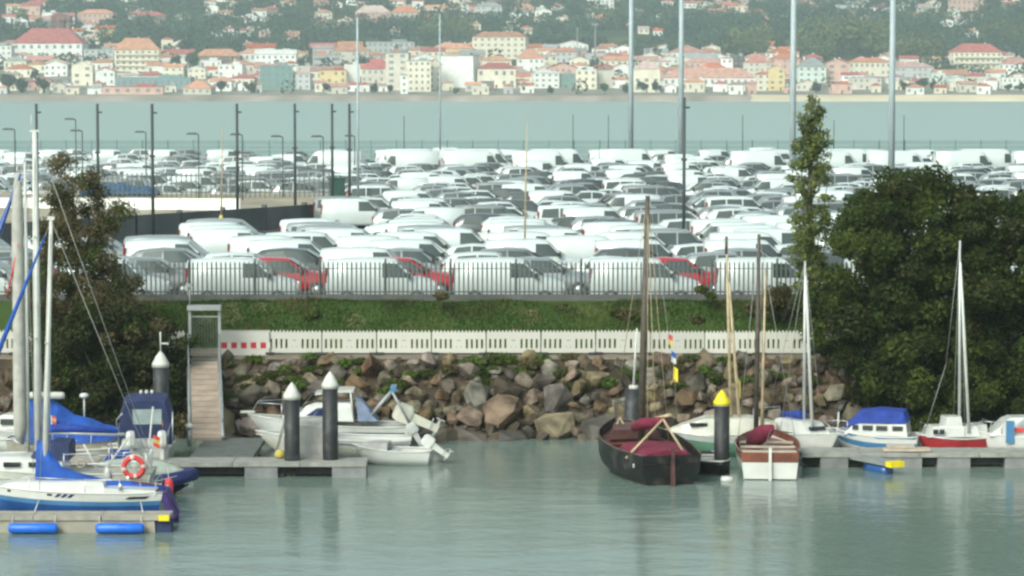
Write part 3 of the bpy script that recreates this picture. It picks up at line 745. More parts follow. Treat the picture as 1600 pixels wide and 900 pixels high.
# ================================================================== the car lot
for nm, c, mt in (('white', (0.53, 0.58, 0.57), 0), ('silver', (0.33, 0.355, 0.355), .5), ('grey', (0.25, 0.26, 0.26), .4), ('dark grey', (0.085, 0.092, 0.095), .3), ('black', (0.018, 0.019, 0.02), 0), ('red', (0.40, 0.012, 0.022), 0), ('blue', (0.03, 0.10, 0.24), .2)):
    pm('paint_' + nm.replace(' ', '_'), c, 0.32, 0.03, 0.8, metal=mt, coat=0.8)
pm('car_glass', (0.03, 0.045, 0.042), 0.06, 0.1, 1, spec=0.9)
pm('trim', (0.03, 0.03, 0.032), 0.6, 0.15, 3)
pm('rim', (0.42, 0.43, 0.44), 0.35, 0.05, 3, metal=0.6)
pm('lamp_clear', (0.7, 0.72, 0.72), 0.1, 0.05, 3, coat=0.6)
pm('lamp_red', (0.22, 0.015, 0.02), 0.2, 0.1, 3, coat=0.6)
# x, half width, underside, belt, top, top half width
CARS = {
 'panel_van': dict(st=[(-2.20, .80, .46, 1.0, 1.66, .70), (-2.14, .90, .32, 1.06, 1.77, .77), (-1.2, .92, .26, 1.08, 1.83, .79), (.1, .92, .26, 1.08, 1.83, .79), (.52, .92, .26, 1.08, 1.77, .76), (1.32, .91, .26, 1.07, 1.13, .80), (1.92, .87, .26, .94, .98, .72), (2.14, .80, .30, .74, .80, .6), (2.2, .72, .40, .64, .68, .52)],
    ws=(.56, 1.72, .68, 1.28, 1.15, .77), win=[[(.02, 1.12), (1.14, 1.12), (.60, 1.66), (.02, 1.68)]], wh=(-1.35, 1.38, .32), tail=(-2.17, .84, .92, 1.5), head=(2.03, .70, .70, .88), rw=None),
 'large_van': dict(st=[(-2.95, .92, .5, 1.2, 2.38, .86), (-2.9, 1.0, .36, 1.2, 2.48, .92), (-1.5, 1.03, .3, 1.2, 2.52, .93), (.9, 1.03, .3, 1.2, 2.52, .93), (1.25, 1.03, .3, 1.2, 2.42, .9), (2.15, 1.01, .3, 1.2, 1.32, .86), (2.65, .97, .3, 1.05, 1.1, .78), (2.9, .9, .34, .8, .86, .66), (2.96, .8, .45, .7, .74, .55)],
    ws=(1.30, 2.34, .80, 2.10, 1.36, .84), win=[[(.95, 1.26), (1.95, 1.26), (1.42, 2.08), (.95, 2.1)]], wh=(-1.75, 2.0, .35), tail=(-2.92, .95, 1.0, 1.7), head=(2.74, .80, .80, 1.05), rw=None),
 'hatchback': dict(st=[(-2.0, .62, .5, .85, .93, .55), (-1.92, .78, .36, .90, 1.08, .60), (-1.5, .86, .26, .93, 1.38, .62), (-.6, .88, .22, .93, 1.47, .64), (.1, .88, .22, .92, 1.44, .63), (.95, .87, .22, .91, .97, .68), (1.6, .84, .24, .80, .85, .62), (1.92, .74, .3, .66, .70, .5), (2.0, .6, .4, .58, .6, .42)],
    ws=(.17, 1.41, .57, .90, 1.00, .68), win=[[(-.55, .97), (.68, .96), (.12, 1.37), (-.55, 1.40)], [(-1.5, .99), (-.62, .97), (-.62, 1.40), (-1.25, 1.33)]], wh=(-1.22, 1.25, .31), tail=(-1.95, .70, .80, 1.05), head=(1.80, .64, .60, .74), rw=(-1.53, 1.34, .52, -1.90, 1.05, .56)),
 'crossover': dict(st=[(-2.15, .68, .55, .95, 1.1, .58), (-2.08, .84, .42, 1.0, 1.28, .64), (-1.7, .90, .34, 1.02, 1.56, .68), (-.7, .92, .30, 1.02, 1.64, .70), (.15, .92, .30, 1.02, 1.60, .69), (1.0, .91, .30, 1.0, 1.10, .74), (1.75, .88, .32, .95, 1.0, .68), (2.08, .80, .38, .78, .82, .55), (2.16, .66, .48, .68, .7, .46)],
    ws=(.22, 1.56, .62, .95, 1.13, .72), win=[[(-.6, 1.06), (.74, 1.06), (.18, 1.53), (-.6, 1.56)], [(-1.65, 1.10), (-.68, 1.06), (-.68, 1.56), (-1.45, 1.50)]], wh=(-1.32, 1.35, .35), tail=(-2.1, .74, .9, 1.2), head=(1.97, .68, .74, .9), rw=(-1.72, 1.52, .56, -2.06, 1.24, .60)),
}
CARS['passenger_van'] = dict(CARS['panel_van'], win=CARS['panel_van']['win'] + [[(-.95, 1.14), (-.06, 1.13), (-.06, 1.68), (-.95, 1.68)], [(-2.0, 1.16), (-1.03, 1.14), (-1.03, 1.68), (-1.92, 1.64)]], rw=(-2.10, 1.70, .60, -2.19, 1.12, .66))
def ring_of(s):
    x, w, zb, zm, zt, wtp = s
    h = [(0, zb), (w - .06, zb), (w, zb + .16), (w, zm), (wtp, max(zm + .01, zt - .06)), (wtp - .10, zt), (0, zt + .02)]
    return [(x, y, z) for y, z in h] + [(x, -y, z) for y, z in h[-2:0:-1]]
def side_y(K, x, z):
    st = K['st']
    for a, b in zip(st, st[1:]):
        if a[0] <= x <= b[0]:
            t = (x - a[0]) / (b[0] - a[0]); q = [p + (r - p) * t for p, r in zip(a, b)]
            _, w, zb, zm, zt, wtp = q; zs = max(zm + .01, zt - .06)
            k = min(1, max(0, (z - zm) / (zs - zm))); return w + (wtp - w) * k
    return K['st'][3][1]
def fine(st):
    out = [st[0]]
    for a, b in zip(st, st[1:]):
        n = 4 if abs(a[4] - b[4]) > .25 and b[0] - a[0] > .2 else 1
        out += [tuple(p + (q - p) * i / n for p, q in zip(a, b)) for i in range(1, n + 1)]
    return out
def car_pieces(kind):
    K = CARS[kind]; P = []
    mb = MB(); mb.rings([ring_of(s) for s in fine(K['st'])], smooth=True); P.append(('body', mb, 0))
    a = K['ws']
    def screen(q, nm, off):
        x0, z0, y0, x1, z1, y1 = q; n = Vector((z0 - z1, 0, x1 - x0)) if x1 > x0 else Vector((-(z0 - z1), 0, x0 - x1)); n.normalize(); n *= off
        mb = MB(); mb.poly([Vector(p) + n for p in ((x0, -y0, z0), (x0, y0, z0), (x1, y1, z1), (x1, -y1, z1))]); P.append((nm, mb, 1))
    screen(a, 'windscreen', .035)
    if K['rw']: screen(K['rw'], 'rear_window', .035)
    for sy in (-1, 1):
        for w in K['win']:
            mb = MB(); lo, hi = sorted(w)[:0] or w[:2], [w[3], w[2]]; g = []
            for i in range(7):
                t = i / 6; a = [lo[0][q] + (lo[1][q] - lo[0][q]) * t for q in (0, 1)]; c = [hi[0][q] + (hi[1][q] - hi[0][q]) * t for q in (0, 1)]
                g.append([(x, sy * (side_y(K, x, z) + .016), z) for x, z in (a, ((a[0] + c[0]) / 2, (a[1] + c[1]) / 2), c)])
            mb.rings(g, closed=False); P.append(('side_window', mb, 1))
    for wx in K['wh'][:2]:
        for sy in (-1, 1):
            r = K['wh'][2]; y = sy * (K['st'][3][1] - .09)
            mb = MB(); mb.mat(2); mb.lathe([(r * .6, -.1), (r * .97, -.1), (r, -.05), (r, .05), (r * .97, .1), (r * .62, .105)], (wx, y, r), 16, 'Y')
            mb.mat(3); mb.lathe([(r * .05, -.102), (r * .61, -.102), (r * .61, .102), (r * .05, .118 * 1)], (wx, y, r), 12, 'Y'); P.append(('wheel', mb, -1))
    x, y, z0, z1 = K['tail']
    for sy in (-1, 1):
        mb = MB(); mb.box((x - .005, sy * (y - .02), (z0 + z1) / 2), (.08, .13, z1 - z0)); P.append(('tail_light', mb, 5))
    x, y, z0, z1 = K['head']
    for sy in (-1, 1):
        mb = MB(); mb.box((x, sy * y, (z0 + z1) / 2), (.26, .22, z1 - z0), taper=.8); P.append(('headlight', mb, 4))
    w = K['st'][3][1]
    mb = MB(); mb.box((K['st'][-1][0] - .06, 0, K['st'][0][2] - .02), (.2, w * 1.66, .22)); P.append(('bumper', mb, 2))
    mb = MB(); mb.box((K['st'][0][0] + .04, 0, K['st'][0][2]), (.2, w * 1.76, .22)); P.append(('bumper', mb, 2))
    wx = K['ws'][3] - .22
    for sy in (-1, 1):
        mb = MB(); mb.box((wx, sy * (w + .12), K['ws'][4] + .06), (.16, .22, .17)); P.append(('mirror', mb, 2))
    return P
PAINTS = ['white', 'silver', 'grey', 'dark grey', 'black', 'red', 'blue']
def mats_of(c): return [M['paint_' + c.replace(' ', '_')], M['car_glass'], M['trim'], M['rim'], M['lamp_clear'], M['lamp_red']]
NEAR, FAR = {}, {}
def near_car(kind, colour):
    """a thing with its parts; meshes are shared between copies"""
    key = (kind, colour)
    if key not in NEAR:
        out = []
        for nm, mb, mi in car_pieces(kind):
            if mi >= 0: mb.m = [mi] * len(mb.f)
            out.append((nm, mb.build(nm, mats_of(colour), data_only=True)))
        NEAR[key] = out
    o = empty(kind)
    for nm, me in NEAR[key]: link(nm, me, o)
    return o
def far_car(kind, colour):
    key = (kind, colour)
    if key not in FAR:
        A = MB()
        for nm, mb, mi in car_pieces(kind):
            n = len(A.v); A.v += mb.v; A.f += [tuple(i + n for i in f) for f in mb.f]; A.sm += mb.sm
            A.m += [mi] * len(mb.f) if mi >= 0 else mb.m
        FAR[key] = A.build(kind, mats_of(colour), data_only=True)
    return link(kind, FAR[key])
KW = {'panel_van': 'panel van', 'passenger_van': 'windowed van', 'large_van': 'tall delivery van', 'hatchback': 'hatchback', 'crossover': 'crossover'}
LENS = {'passenger_van': 4.4, 'panel_van': 4.4, 'large_van': 5.92, 'hatchback': 4.0, 'crossover': 4.32}
rc = random.Random(31)
def enclosure(x, y):   # the raised fenced yard on the left, no cars there
    return 146 < y < 204 and x < -0.058 * y + 0.4 + (-0.4)
rows = []
V, H, Cx, LV, PV = 'panel_van', 'hatchback', 'crossover', 'large_van', 'passenger_van'
vanrow = [(V, 'white')] * 12 + [(V, 'silver'), (V, 'silver'), (PV, 'white'), (PV, 'silver')]
carrow = [(Cx, 'grey'), (Cx, 'dark grey'), (H, 'silver'), (H, 'white'), (Cx, 'white'), (H, 'grey'), (Cx, 'silver'), (H, 'white'), (Cx, 'silver'), (V, 'white'), (PV, 'white'), (PV, 'grey'), (Cx, 'dark grey'), (H, 'dark grey')]
palerow = [(H, 'white'), (Cx, 'white'), (H, 'silver'), (V, 'white'), (Cx, 'silver'), (H, 'white'), (Cx, 'white'), (V, 'white'), (Cx, 'silver'), (H, 'grey'), (Cx, 'grey')]
bigrow = [(LV, 'white')] * 12 + [(V, 'white'), (Cx, 'red')]
spec = [(116.9, [(Cx, 'red'), (Cx, 'dark grey'), (H, 'dark grey'), (Cx, 'grey')], 5.0), (120.4, carrow, 4.8), (123.4, [(Cx, 'grey'), (H, 'silver'), (Cx, 'dark grey'), (Cx, 'silver')], 4.8), (126.6, vanrow, 4.9), (129.6, vanrow + [(H, 'white')] * 3, 4.9), (132.7, vanrow, 4.9), (135.8, vanrow + [(H, 'grey'), (Cx, 'white')], 4.9), (139.0, vanrow, 4.9), (142.2, vanrow + [(Cx, 'silver')], 4.9), (145.5, vanrow, 5.0),
        *[(149.5 + 3.05 * i, palerow if i % 2 else carrow, 4.65) for i in range(35)], (259, bigrow, 6.5), (266, bigrow, 6.6), (274, palerow, 5.2), (283, palerow, 5.3), (292, vanrow, 5.4), (302, palerow, 5.6)]
# front row, one by one as in the photograph: px of the tail, kind, colour
D0 = 113.2; row = []
for (px, k, c) in ((85, V, 'white'), (290, V, 'white'), (508, V, 'white'), (708, V, 'white'), (922, V, 'white'), (1120, V, 'white'), (1325, V, 'white'), (1530, V, 'white')):
    row.append((X(px, D0 - .9) + 2.2, D0, k, c))
row.append((X(-115, D0) + 2.2, D0, V, 'white'))
rows.append(sorted(row))
for ri, (D, pool, pitch) in enumerate(spec):
    half = 800 / F_PX * D + 3.0; x = -half + rc.uniform(-3, 2); row = []
    while x < half:
        k, c = rc.choice(pool)
        if ri == 0:   # red ones show between the vans of the front row
            pxm = 800 + F_PX * x / D
            c = 'red' if any(abs(pxm - q) < 62 for q in (465, 640, 1085)) else rc.choice(['dark grey', 'grey', 'silver', 'grey'])
            k = H if c == 'red' else Cx
        if k == LV and x < -19: k = rc.choice([V, Cx, H])
        if 134 < D < 147 and 800 + F_PX * x / D < 345: x += 1.0; continue
        if not enclosure(x, D) and rc.random() > .03 and not (D > 100 and 146 < D < 149):
            row.append((x, D + rc.uniform(-.15, .15), k, c))
        x += pitch * rc.uniform(.92, 1.10) + (1.2 if k == LV and pitch < 6 else 0)
    if ri == 0: row = [(X(px, D), D, k_, c_) for px, k_, c_ in ((-130, Cx, 'grey'), (45, Cx, 'dark grey'), (240, Cx, 'grey'), (446, Cx, 'red'), (636, Cx, 'red'), (852, Cx, 'silver'), (1062, Cx, 'red'), (1262, Cx, 'dark grey'), (1460, Cx, 'grey'), (1650, Cx, 'grey'))]
    rows.append(row)
ncar = 0
for ri, row in enumerate(rows):
    for q, (x, y, k, c) in enumerate(row):
        o = near_car(k, c) if ri < 5 else far_car(k, c)
        o.location = (x, y, 4.0); flip = rc.random() < (.0 if ri < 8 else .12)
        o.rotation_euler = (0, 0, (math.pi if flip else 0) + R(rc.uniform(-1.5, 1.5)))
        tag(o, f"{c} {KW[k]}, {ORD[q]} from the left in vehicle row {ORD[ri]} behind the palisade fence".replace('vehicle row ' + ORD[ri], 'the ' + ORD[ri] + ' row'), 'van' if 'van' in k else 'car', f'vehicles of the {ORD[ri]} row behind the fence')
        ncar += 1
print('cars', ncar)

# ------------------------------------------------------------------ palisade fence in front of the lot
pm('picket_grey', (0.11, 0.125, 0.12), 0.6, 0.12, 3, metal=0.2)
pm('wall_low', (0.095, 0.095, 0.088), 0.9, 0.2, 1.0, bump=0.3)
mb = MB()
w, h, dpt = .064, 1.42, .03
mb.rings([[(-w / 2, -dpt / 2, 0), (w / 2, -dpt / 2, 0), (w / 2, dpt / 2, 0), (-w / 2, dpt / 2, 0)], [(-w / 2, -dpt / 2, h - .08), (w / 2, -dpt / 2, h - .08), (w / 2, dpt / 2, h - .08), (-w / 2, dpt / 2, h - .08)],
          [(-.008, -dpt / 2, h), (.008, -dpt / 2, h), (.008, dpt / 2, h), (-.008, dpt / 2, h)]], smooth=False)
PICK = mb.build('picket', M['picket_grey'], data_only=True)
fence = empty('palisade_fence', (0, 110.85, 4.42))
n = 0; x = -18.6
while x < 19.8 and n < 300:
    p = link('picket', PICK, fence); p.location = (x, -.03, 0); n += 1; x += .18
mb = MB(); mb.box((0, .02, .25), (60, .04, .05)); mb.build('rail', M['picket_grey'], fence)
mb = MB(); mb.box((0, .02, 1.15), (60, .03, .03)); mb.build('rail', M['picket_grey'], fence)
mb = MB(); mb.box((0, 0, .75), (.08, .08, 1.56)); PST = mb.build('post', M['picket_grey'], data_only=True)
for i in range(17): link('post', PST, fence, (-20 + i * 2.52, .09, 0))
mb = MB(); mb.box((0, .05, -.35), (70, .22, .98)); mb.build('base_wall', M['wall_low'], fence)
tag(fence, 'grey palisade fence along the front of the car lot above the grass', 'fence')

# ------------------------------------------------------------------ raised yard on the left of the lot
pA, pB = Vector((X(540, 177), 177, 4)), Vector((X(150, 157), 157, 4))
pm('black_sheet', (0.085, 0.092, 0.096), 0.7, 0.25, 0.6)
dv = (pB - pA); L_ = dv.length + 26; ang = math.atan2(dv.y, dv.x)
o = empty('screen_wall', pA, ang)
mb = MB(); mb.box((L_ / 2, 0, .67), (L_, .2, 1.34)); mb.build('sheet', M['black_sheet'], o)
mb = MB(); mb.box((0, 0, .75), (.14, .3, 1.5)); ps = mb.build('post', M['black_sheet'], data_only=True)
for i in range(12): link('post', ps, o, (i * 4.0 + .2, -.05, 0))
tag(o, 'low dark wall sloping across the lot in front of the white barrier', 'wall')
mb = MB(); mb.poly([(X(545, 180), 180, 4.02), (X(545, 178), 206, 4.9), (-75, 206, 4.9), (-75, 190, 4.2), (-60, 172, 4.02)])
tag(mb.build('raised_yard', M['earth_tan']), kind='structure')
prof = [(-.32, 0), (.32, 0), (.3, .12), (.12, .42), (.08, 1.0), (-.08, 1.0), (-.12, .42), (-.3, .12)]
o = empty('concrete_barrier', (X(375, 188), 188.5, 4.1), R(180 - 4))
mb = MB(); mb.prism(prof, 0, 1.95, axis='X'); seg = mb.build('barrier_block', M['wall_white'], data_only=True)
for i in range(9): link('barrier_block', seg, o, (i * 2.0, 0, .0))
tag(o, 'white concrete barrier line on the raised yard behind the dark wall', 'barrier')
# fence of the yard, with the tall posts
o = empty('yard_fence', (X(150, 200), 199, 4.75))
Lw = X(536, 200) - X(150, 200)
mb = MB(); mb.box((0, 0, .85), (.07, .05, 1.7)); ypk = mb.build('picket', M['picket_grey'], data_only=True)
k = int(Lw / .34)
for i in range(k): link('picket', ypk, o, (i * .34, 0, 0))
mb = MB(); mb.box((Lw / 2, .05, .35), (Lw, .04, .06)); mb.build('rail', M['picket_grey'], o)
mb = MB(); mb.box((Lw / 2, .05, 1.5), (Lw, .04, .06)); mb.build('rail', M['picket_grey'], o)
mb = MB(); mb.box((Lw / 2, .1, -.35), (Lw, .25, .7)); mb.build('base_wall', M['earth_tan'], o)
tag(o, 'grey picket fence on the raised yard at the left of the lot', 'fence')
pm('gate_green', (0.02, 0.07, 0.055), 0.6, 0.2, 2)
o = empty('gate_box', (X(528, 186), 186, 4.0))
mb = MB(); mb.box((0, 0, 1.25), (.9, 1.4, 2.5)); mb.build('cabinet', M['gate_green'], o)
mb = MB(); mb.box((0, 0, 2.53), (1.0, 1.5, .06)); mb.build('top', M['gate_green'], o)
tag(o, 'dark green cabinet at the end of the yard fence', 'cabinet')
o = empty('red_container', (X(542, 178), 177.6, 4.0))
mb = MB(); mb.rings([[(.22 * math.cos(a), .22 * math.sin(a), z) for a in [i * math.pi / 5 for i in range(10)]] for z in (0, 1.25)], smooth=True); mb.build('drum', M['red_paint'], o)
mb = MB(); mb.lathe([(.24, 1.25), (.24, 1.33), (.02, 1.4)], n=10); mb.build('lid', M['red_paint'], o)
tag(o, 'upright red drum at the end of the dark wall', 'drum')
# blue tarpaulin heap and a tan car behind the yard fence
mb = MB(); mb.rings([[(x, 0, 0), (x, -1, h_ * .7), (x + .1, -1.5, h_), (x, -2.2, h_ * .8), (x, -3, 0)] for x, h_ in ((-3.0, .3), (-2.4, .5), (-1.2, .72), (-.2, .8), (.6, .6), (1.6, .62), (2.2, .4), (2.4, .2))], smooth=False)
pm('tarp_blue', (0.03, 0.085, 0.16), 0.6, 0.2, 1.5, bump=.4)
tag(mb.build('blue_tarpaulin', M['tarp_blue'], None, (X(192, 201), 203.6, 4.85)), 'blue tarpaulin draped over a heap behind the yard fence', 'tarpaulin')

# ------------------------------------------------------------------ poles and masts of the lot
pm('pole_dark', (0.045, 0.055, 0.055), 0.6, 0.1, 2)
pm('pole_pale', (0.36, 0.42, 0.44), 0.5, 0.06, 1)
def post(px, yt, D, r, label, mat='pole_dark', r2=None, z0=4.0, name='tall_post', head=None, cat='post', group=None, dx=0):
    zt = Z(yt, D); o = empty(name, (X(px, D), D, z0))
    mb = MB(); mb.tube([(0, 0, -.1), (dx, 0, zt - z0)], [r, r2 or r * .8], 10); mb.build('pole', M[mat], o)
    mb = MB(); mb.lathe([(r * 1.9, 0), (r * 1.9, .06), (r * 1.1, .12)], n=10); mb.build('base_plate', M[mat], o)
    if name == 'tall_post' and r > .08:
        mb = MB(); mb.box((dx + .12, 0, zt - z0 - .5), (.3, .06, .1)); mb.build('bracket', M[mat], o)
        mb = MB(); mb.box((dx, 0, (zt - z0) * .62), (r * 3, r * 3, .12)); mb.build('junction_box', M[mat], o)
    if head:
        hx, s = head
        mb = MB(); mb.tube([(dx, 0, zt - z0), (dx + hx * s * .6, 0, zt - z0 + .05)], .04, 6); mb.build('arm', M[mat], o)
        mb = MB(); mb.box((dx + hx * s, 0, zt - z0 + .05), (.8, .35, .14), taper=.7); mb.build('lamp_head', M[mat], o)
    return tag(o, label, cat, group)
for i, (px, D) in enumerate(((60, 166), (155, 168), (240, 158), (372, 170), (462, 182), (520, 184), (547, 176))):
    post(px, 162, D, .10, f'tall dark post, {ORD[i]} from the left around the raised yard', group='tall dark posts around the raised yard')
post(1068, 152, 141, .09, 'lone tall dark post in the middle of the car lot')
post(985, -60, 288, .27, 'pale tall light mast left of the mast beside the lone dark post', 'pole_pale', name='light_mast', cat='light mast')
post(1063, -60, 285, .29, 'pale tall light mast next to the dark post', 'pole_pale', name='light_mast', cat='light mast')
post(1237, -60, 232, .27, 'pale tall light mast just left of the poplar', 'pole_pale', name='light_mast', cat='light mast')
post(1391, -60, 226, .27, 'pale tall light mast behind the round tree', 'pole_pale', name='light_mast', cat='light mast')
post(560, 28, 186, .085, 'slim pale mast right of the yard posts', 'pole_pale', name='light_mast', cat='light mast')
post(688, 22, 300, .10, 'faint thin pale mast before the blank white front', 'pole_pale', name='light_mast', cat='light mast')
for i, (px, yt, D, hx) in enumerate(((26, 203, 196, 0), (131, 205, 198, 0), (121, 187, 215, 0), (230, 207, 214, -1), (312, 210, 196, -1), (372 + 8, 211, 197, -1), (178 + 265, 214, 200, -1), (506, 214, 198, -1), (555, 213, 240, -1))):
    post(px, yt, D, .05, f'small dark street lamp, {ORD[i]} from the left before the far water', name='street_lamp', head=(hx if hx else -1, .45), cat='street lamp', group='street lamps of the lot')
for i, (px, yt, D) in enumerate(((632, 181, 306), (895, 179, 306), (950, 180, 310), (1159, 180, 304), (1410, 180, 304), (1301, 188, 306))):
    post(px, yt, D, .05, f'thin pole, {ORD[i]} from the left at the far edge of the lot', group='thin poles at the far edge of the lot')
for (px, yt, yb_, D, lab) in ((818, 180, 415, 127, 'yellow tapered post with long thin whip in the lot, centre'), (345, 190, 372, 150, 'yellow tapered post with thin whip before the dark wall')):
    o = empty('whip_post', (X(px, D), D, 4.0)); zb = Z(yb_, D) - 4; zt = Z(yt, D) - 4; zc = Z(yb_ - 36, D) - 4
    mb = MB(); mb.tube([(0, 0, 0), (0, 0, zb), (.05, 0, zc)], [.2, .18, .09], 10); mb.build('foot', M['yellow_worn'], o)
    mb = MB(); mb.tube([(.05, 0, zc - .05), (.10, 0, zt * .6), (.17, 0, zt)], [.045, .035, .012], 8); mb.build('whip', M['wood_spar'], o)
    tag(o, lab, 'post')
# green mesh fence along the far edge of the lot
pm('fence_green', (0.10, 0.20, 0.18), 0.7, 0.1, 1)
o = empty('mesh_fence', (-62, 312, 4.0))
mb = MB(); mb.box((0, 0, 1.2), (.09, .09, 2.4)); fp = mb.build('post', M['fence_green'], data_only=True)
for i in range(46): link('post', fp, o, (i * 2.75, 0, 0))
for zz in (.1, .6, 1.1, 1.6, 2.1, 2.3):
    mb = MB(); mb.box((62, 0, zz), (124, .02, .035)); mb.build('rail', M['fence_green'], o)
mb = MB()
for i in range(980): mb.box((i * .126, .03, 1.15), (.03, .02, 2.2))
w_ = mb.build('mesh_wires', M['fence_green'], o); w_['kind'] = 'stuff'
tag(o, 'green wire mesh fence along the far edge of the lot before the water', 'fence')
# ================================================================== white plastic barriers along the path
DB = 106.3; SB = F_PX / DB
def barrier_meshes():
    W, H, T = 1.985, .90, .06; out = {}
    mb = MB()
    zs0, zs1 = .20, .55                                 # slot band
    mb.box((0, 0, (.04 + zs0) / 2), (W, T, zs0 - .04))
    mb.box((0, 0, (zs1 + .80) / 2), (W, T, .80 - zs1))
    slots = [-.86, -.67, -.485, -.30, .30, .485, .67, .86]; sw_ = .078
    xs = [-W / 2] + [v for s in slots for v in (s - sw_ / 2, s + sw_ / 2)] + [W / 2]
    for a, b in zip(xs[::2], xs[1::2]): mb.box(((a + b) / 2, 0, (zs0 + zs1) / 2), (b - a, T, zs1 - zs0))
    out['panel'] = mb.build('panel', M['white_plastic'], data_only=True)
    mb = MB(); k = 15                                   # toothed upper edge
    for i in range(k): mb.box((-W / 2 + W * (i + .5) / k, 0, .83), (W / k * .6, T, .08), taper=.5)
    out['toothed_edge'] = mb.build('toothed_edge', M['white_plastic'], data_only=True)
    mb = MB(); mb.rings([[(.085 * math.cos(a), y, .50 + .022 * math.sin(a)) for a in [i * math.pi / 6 for i in range(12)]] for y in (-T / 2 - .004, -T / 2 + .01)], smooth=False)
    out['badge'] = mb.build('badge', M['grey_plastic'], data_only=True)
    mb = MB()
    for sx in (-1, 1): mb.lathe([(.025, -T / 2 - .004), (.025, -T / 2 + .01)], (sx * .085, 0, .26), 8, 'Y')
    out['drain_holes'] = mb.build('drain_holes', M['grey_plastic'], data_only=True)
    mb = MB(); mb.box((0, 0, .03), (.34, .5, .06), taper=.85); out['foot'] = mb.build('foot', M['rubber'], data_only=True)
    return out
BARM = barrier_meshes()
def barrier(x, label, group, y=DB):
    o = empty('crowd_barrier', (x, y + rc.uniform(-.03, .03), 2.70 + rc.uniform(-.012, .012)), R(rc.uniform(-1.6, 1.6))); o.rotation_euler[1] = R(rc.uniform(-.35, .35))
    for nm in ('panel', 'toothed_edge', 'badge', 'drain_holes'): link(nm, BARM[nm], o)
    link('foot', BARM['foot'], o, (-.9, 0, 0)); link('foot', BARM['foot'], o, (.9, 0, 0))
    return tag(o, label, 'barrier', group)
edges = [417, 502.5, 588, 674, 759.5, 845, 931, 1016, 1101.5, 1187, 1272]
for i, (a, b) in enumerate(zip(edges, edges[1:])):
    barrier(X((a + b) / 2, DB), f'white slotted plastic barrier, {ORD[i]} from the red and white one along the path', 'white slotted barriers along the path')
k = 0
for px in (-18, 72, 160, 246):
    barrier(X(px, DB), f'white slotted barrier behind the left bush, {ORD[k]} from the left edge', 'white slotted barriers along the path'); k += 1
k = 0
for px in (1330, 1416, 1502, 1588, 1674):
    barrier(X(px, DB + .3), f'white slotted barrier behind the round tree, {ORD[k]} from the poplar', 'white slotted barriers along the path', y=DB + .3); k += 1
# red and white mesh barrier next to the gangway
o = empty('red_white_barrier', (X(382, DB - .15), DB - .15, 2.42))
Wm = 76 / SB
mb = MB()
for z0, z1 in ((.0, .10), (.22, .50), (.72, 1.12)): mb.box((0, 0, (z0 + z1) / 2), (Wm, .05, z1 - z0))
mb.build('panel', M['white_plastic'], o)
for i in range(5):
    for z_, h_ in ((.61, .22), (.16, .12)):
        m2 = MB(); m2.box((-Wm / 2 + .14 + i * .36, 0, z_), (.21, .05, h_)); m2.build('red_square', M['red_paint'], o)
        m2 = MB(); m2.box((-Wm / 2 + .14 + i * .36 + .18, 0, z_), (.148, .048, h_)); m2.build('white_square', M['white_plastic'], o)
mb = MB()
for i in range(20): mb.box((-Wm / 2 + Wm * (i + .5) / 20, 0, 1.15), (Wm / 20 * .6, .05, .06), taper=.75)
mb.build('toothed_edge', M['white_plastic'], o)
tag(o, 'white barrier with rows of red squares beside the gangway', 'barrier')
# kerb under the barriers
mb = MB(); mb.box((0, 105.75, 2.6), (60, .3, .16)); tag(mb.build('kerb', M['path_gravel']), kind='structure')

# ================================================================== gangway
gt, gb = Vector((X(317, 104.2), 104.2, 2.62)), Vector((X(321, 98.2), 98.2, .58))
o = empty('gangway', gb); d = gt - gb; Wg = 1.02
mb = MB()
def gl(t, s, h): return (d.x * t + s, d.y * t, d.z * t + h)
mb.rings([[gl(t, -Wg / 2, 0), gl(t, Wg / 2, 0), gl(t, Wg / 2, -.09), gl(t, -Wg / 2, -.09)] for t in (0, 1)], smooth=False)
mb.build('deck', M['ramp_brown'], o)
for i in range(14):
    t = (i + .5) / 14; mb = MB(); c = Vector(gl(t, 0, .012)); mb.box(c, (Wg * .86, .04, .012)); mb.build('cleat', M['ramp_brown'], o)
for s in (-1, 1):
    mb = MB(); mb.tube([gl(0, s * (Wg / 2 + .05), .02), gl(1, s * (Wg / 2 + .05), .02)], .06, 6); mb.build('side_beam', M['galvanised'], o)
    mb = MB(); mb.tube([gl(0, s * (Wg / 2 + .05), .55), gl(.04, s * (Wg / 2 + .05), .98), gl(1, s * (Wg / 2 + .05), 1.0)], .03, 6)
    for i in range(1, 6): mb.tube([gl(i / 6, s * (Wg / 2 + .05), 0), gl(i / 6, s * (Wg / 2 + .05), 1.0)], .018, 6)
    mb.build('handrail', M['galvanised'], o)
tag(o, 'brown gangway with grey rails sloping down to the pontoon', 'gangway')
gp = empty('gangway_portal', (gt.x - .02, 104.9, 2.35)); hp = Z(484, 104.9) - 2.35; wp = 1.08
for s in (-1, 1):
    mb = MB(); mb.box((s * wp / 2, 0, hp / 2), (.10, .14, hp)); mb.build('post', M['galvanised'], gp)
mb = MB(); mb.box((0, 0, hp + .08), (wp + .14, .5, .17)); mb.build('lintel', M['galvanised'], gp)
mb = MB()
mb.box((0, 0, .25), (wp - .12, .04, .05)); mb.box((0, 0, hp - .25), (wp - .12, .04, .05)); mb.build('gate_frame', M['galvanised'], gp)
mb = MB(); mb.box((0, 0, hp / 2), (.016, .03, hp - .5)); gbm = mb.build('gate_bar', M['picket_grey'], data_only=True)
for i in range(9): link('gate_bar', gbm, gp, (-wp / 2 + .13 + i * .103, 0, 0))
mb = MB(); mb.tube([(-wp / 2, 0, hp + .15), (-wp / 2, 0, hp + .85)], .03, 6); mb.box((-wp / 2, -.02, hp + .9), (.16, .3, .1)); mb.build('lamp', M['galvanised'], gp)
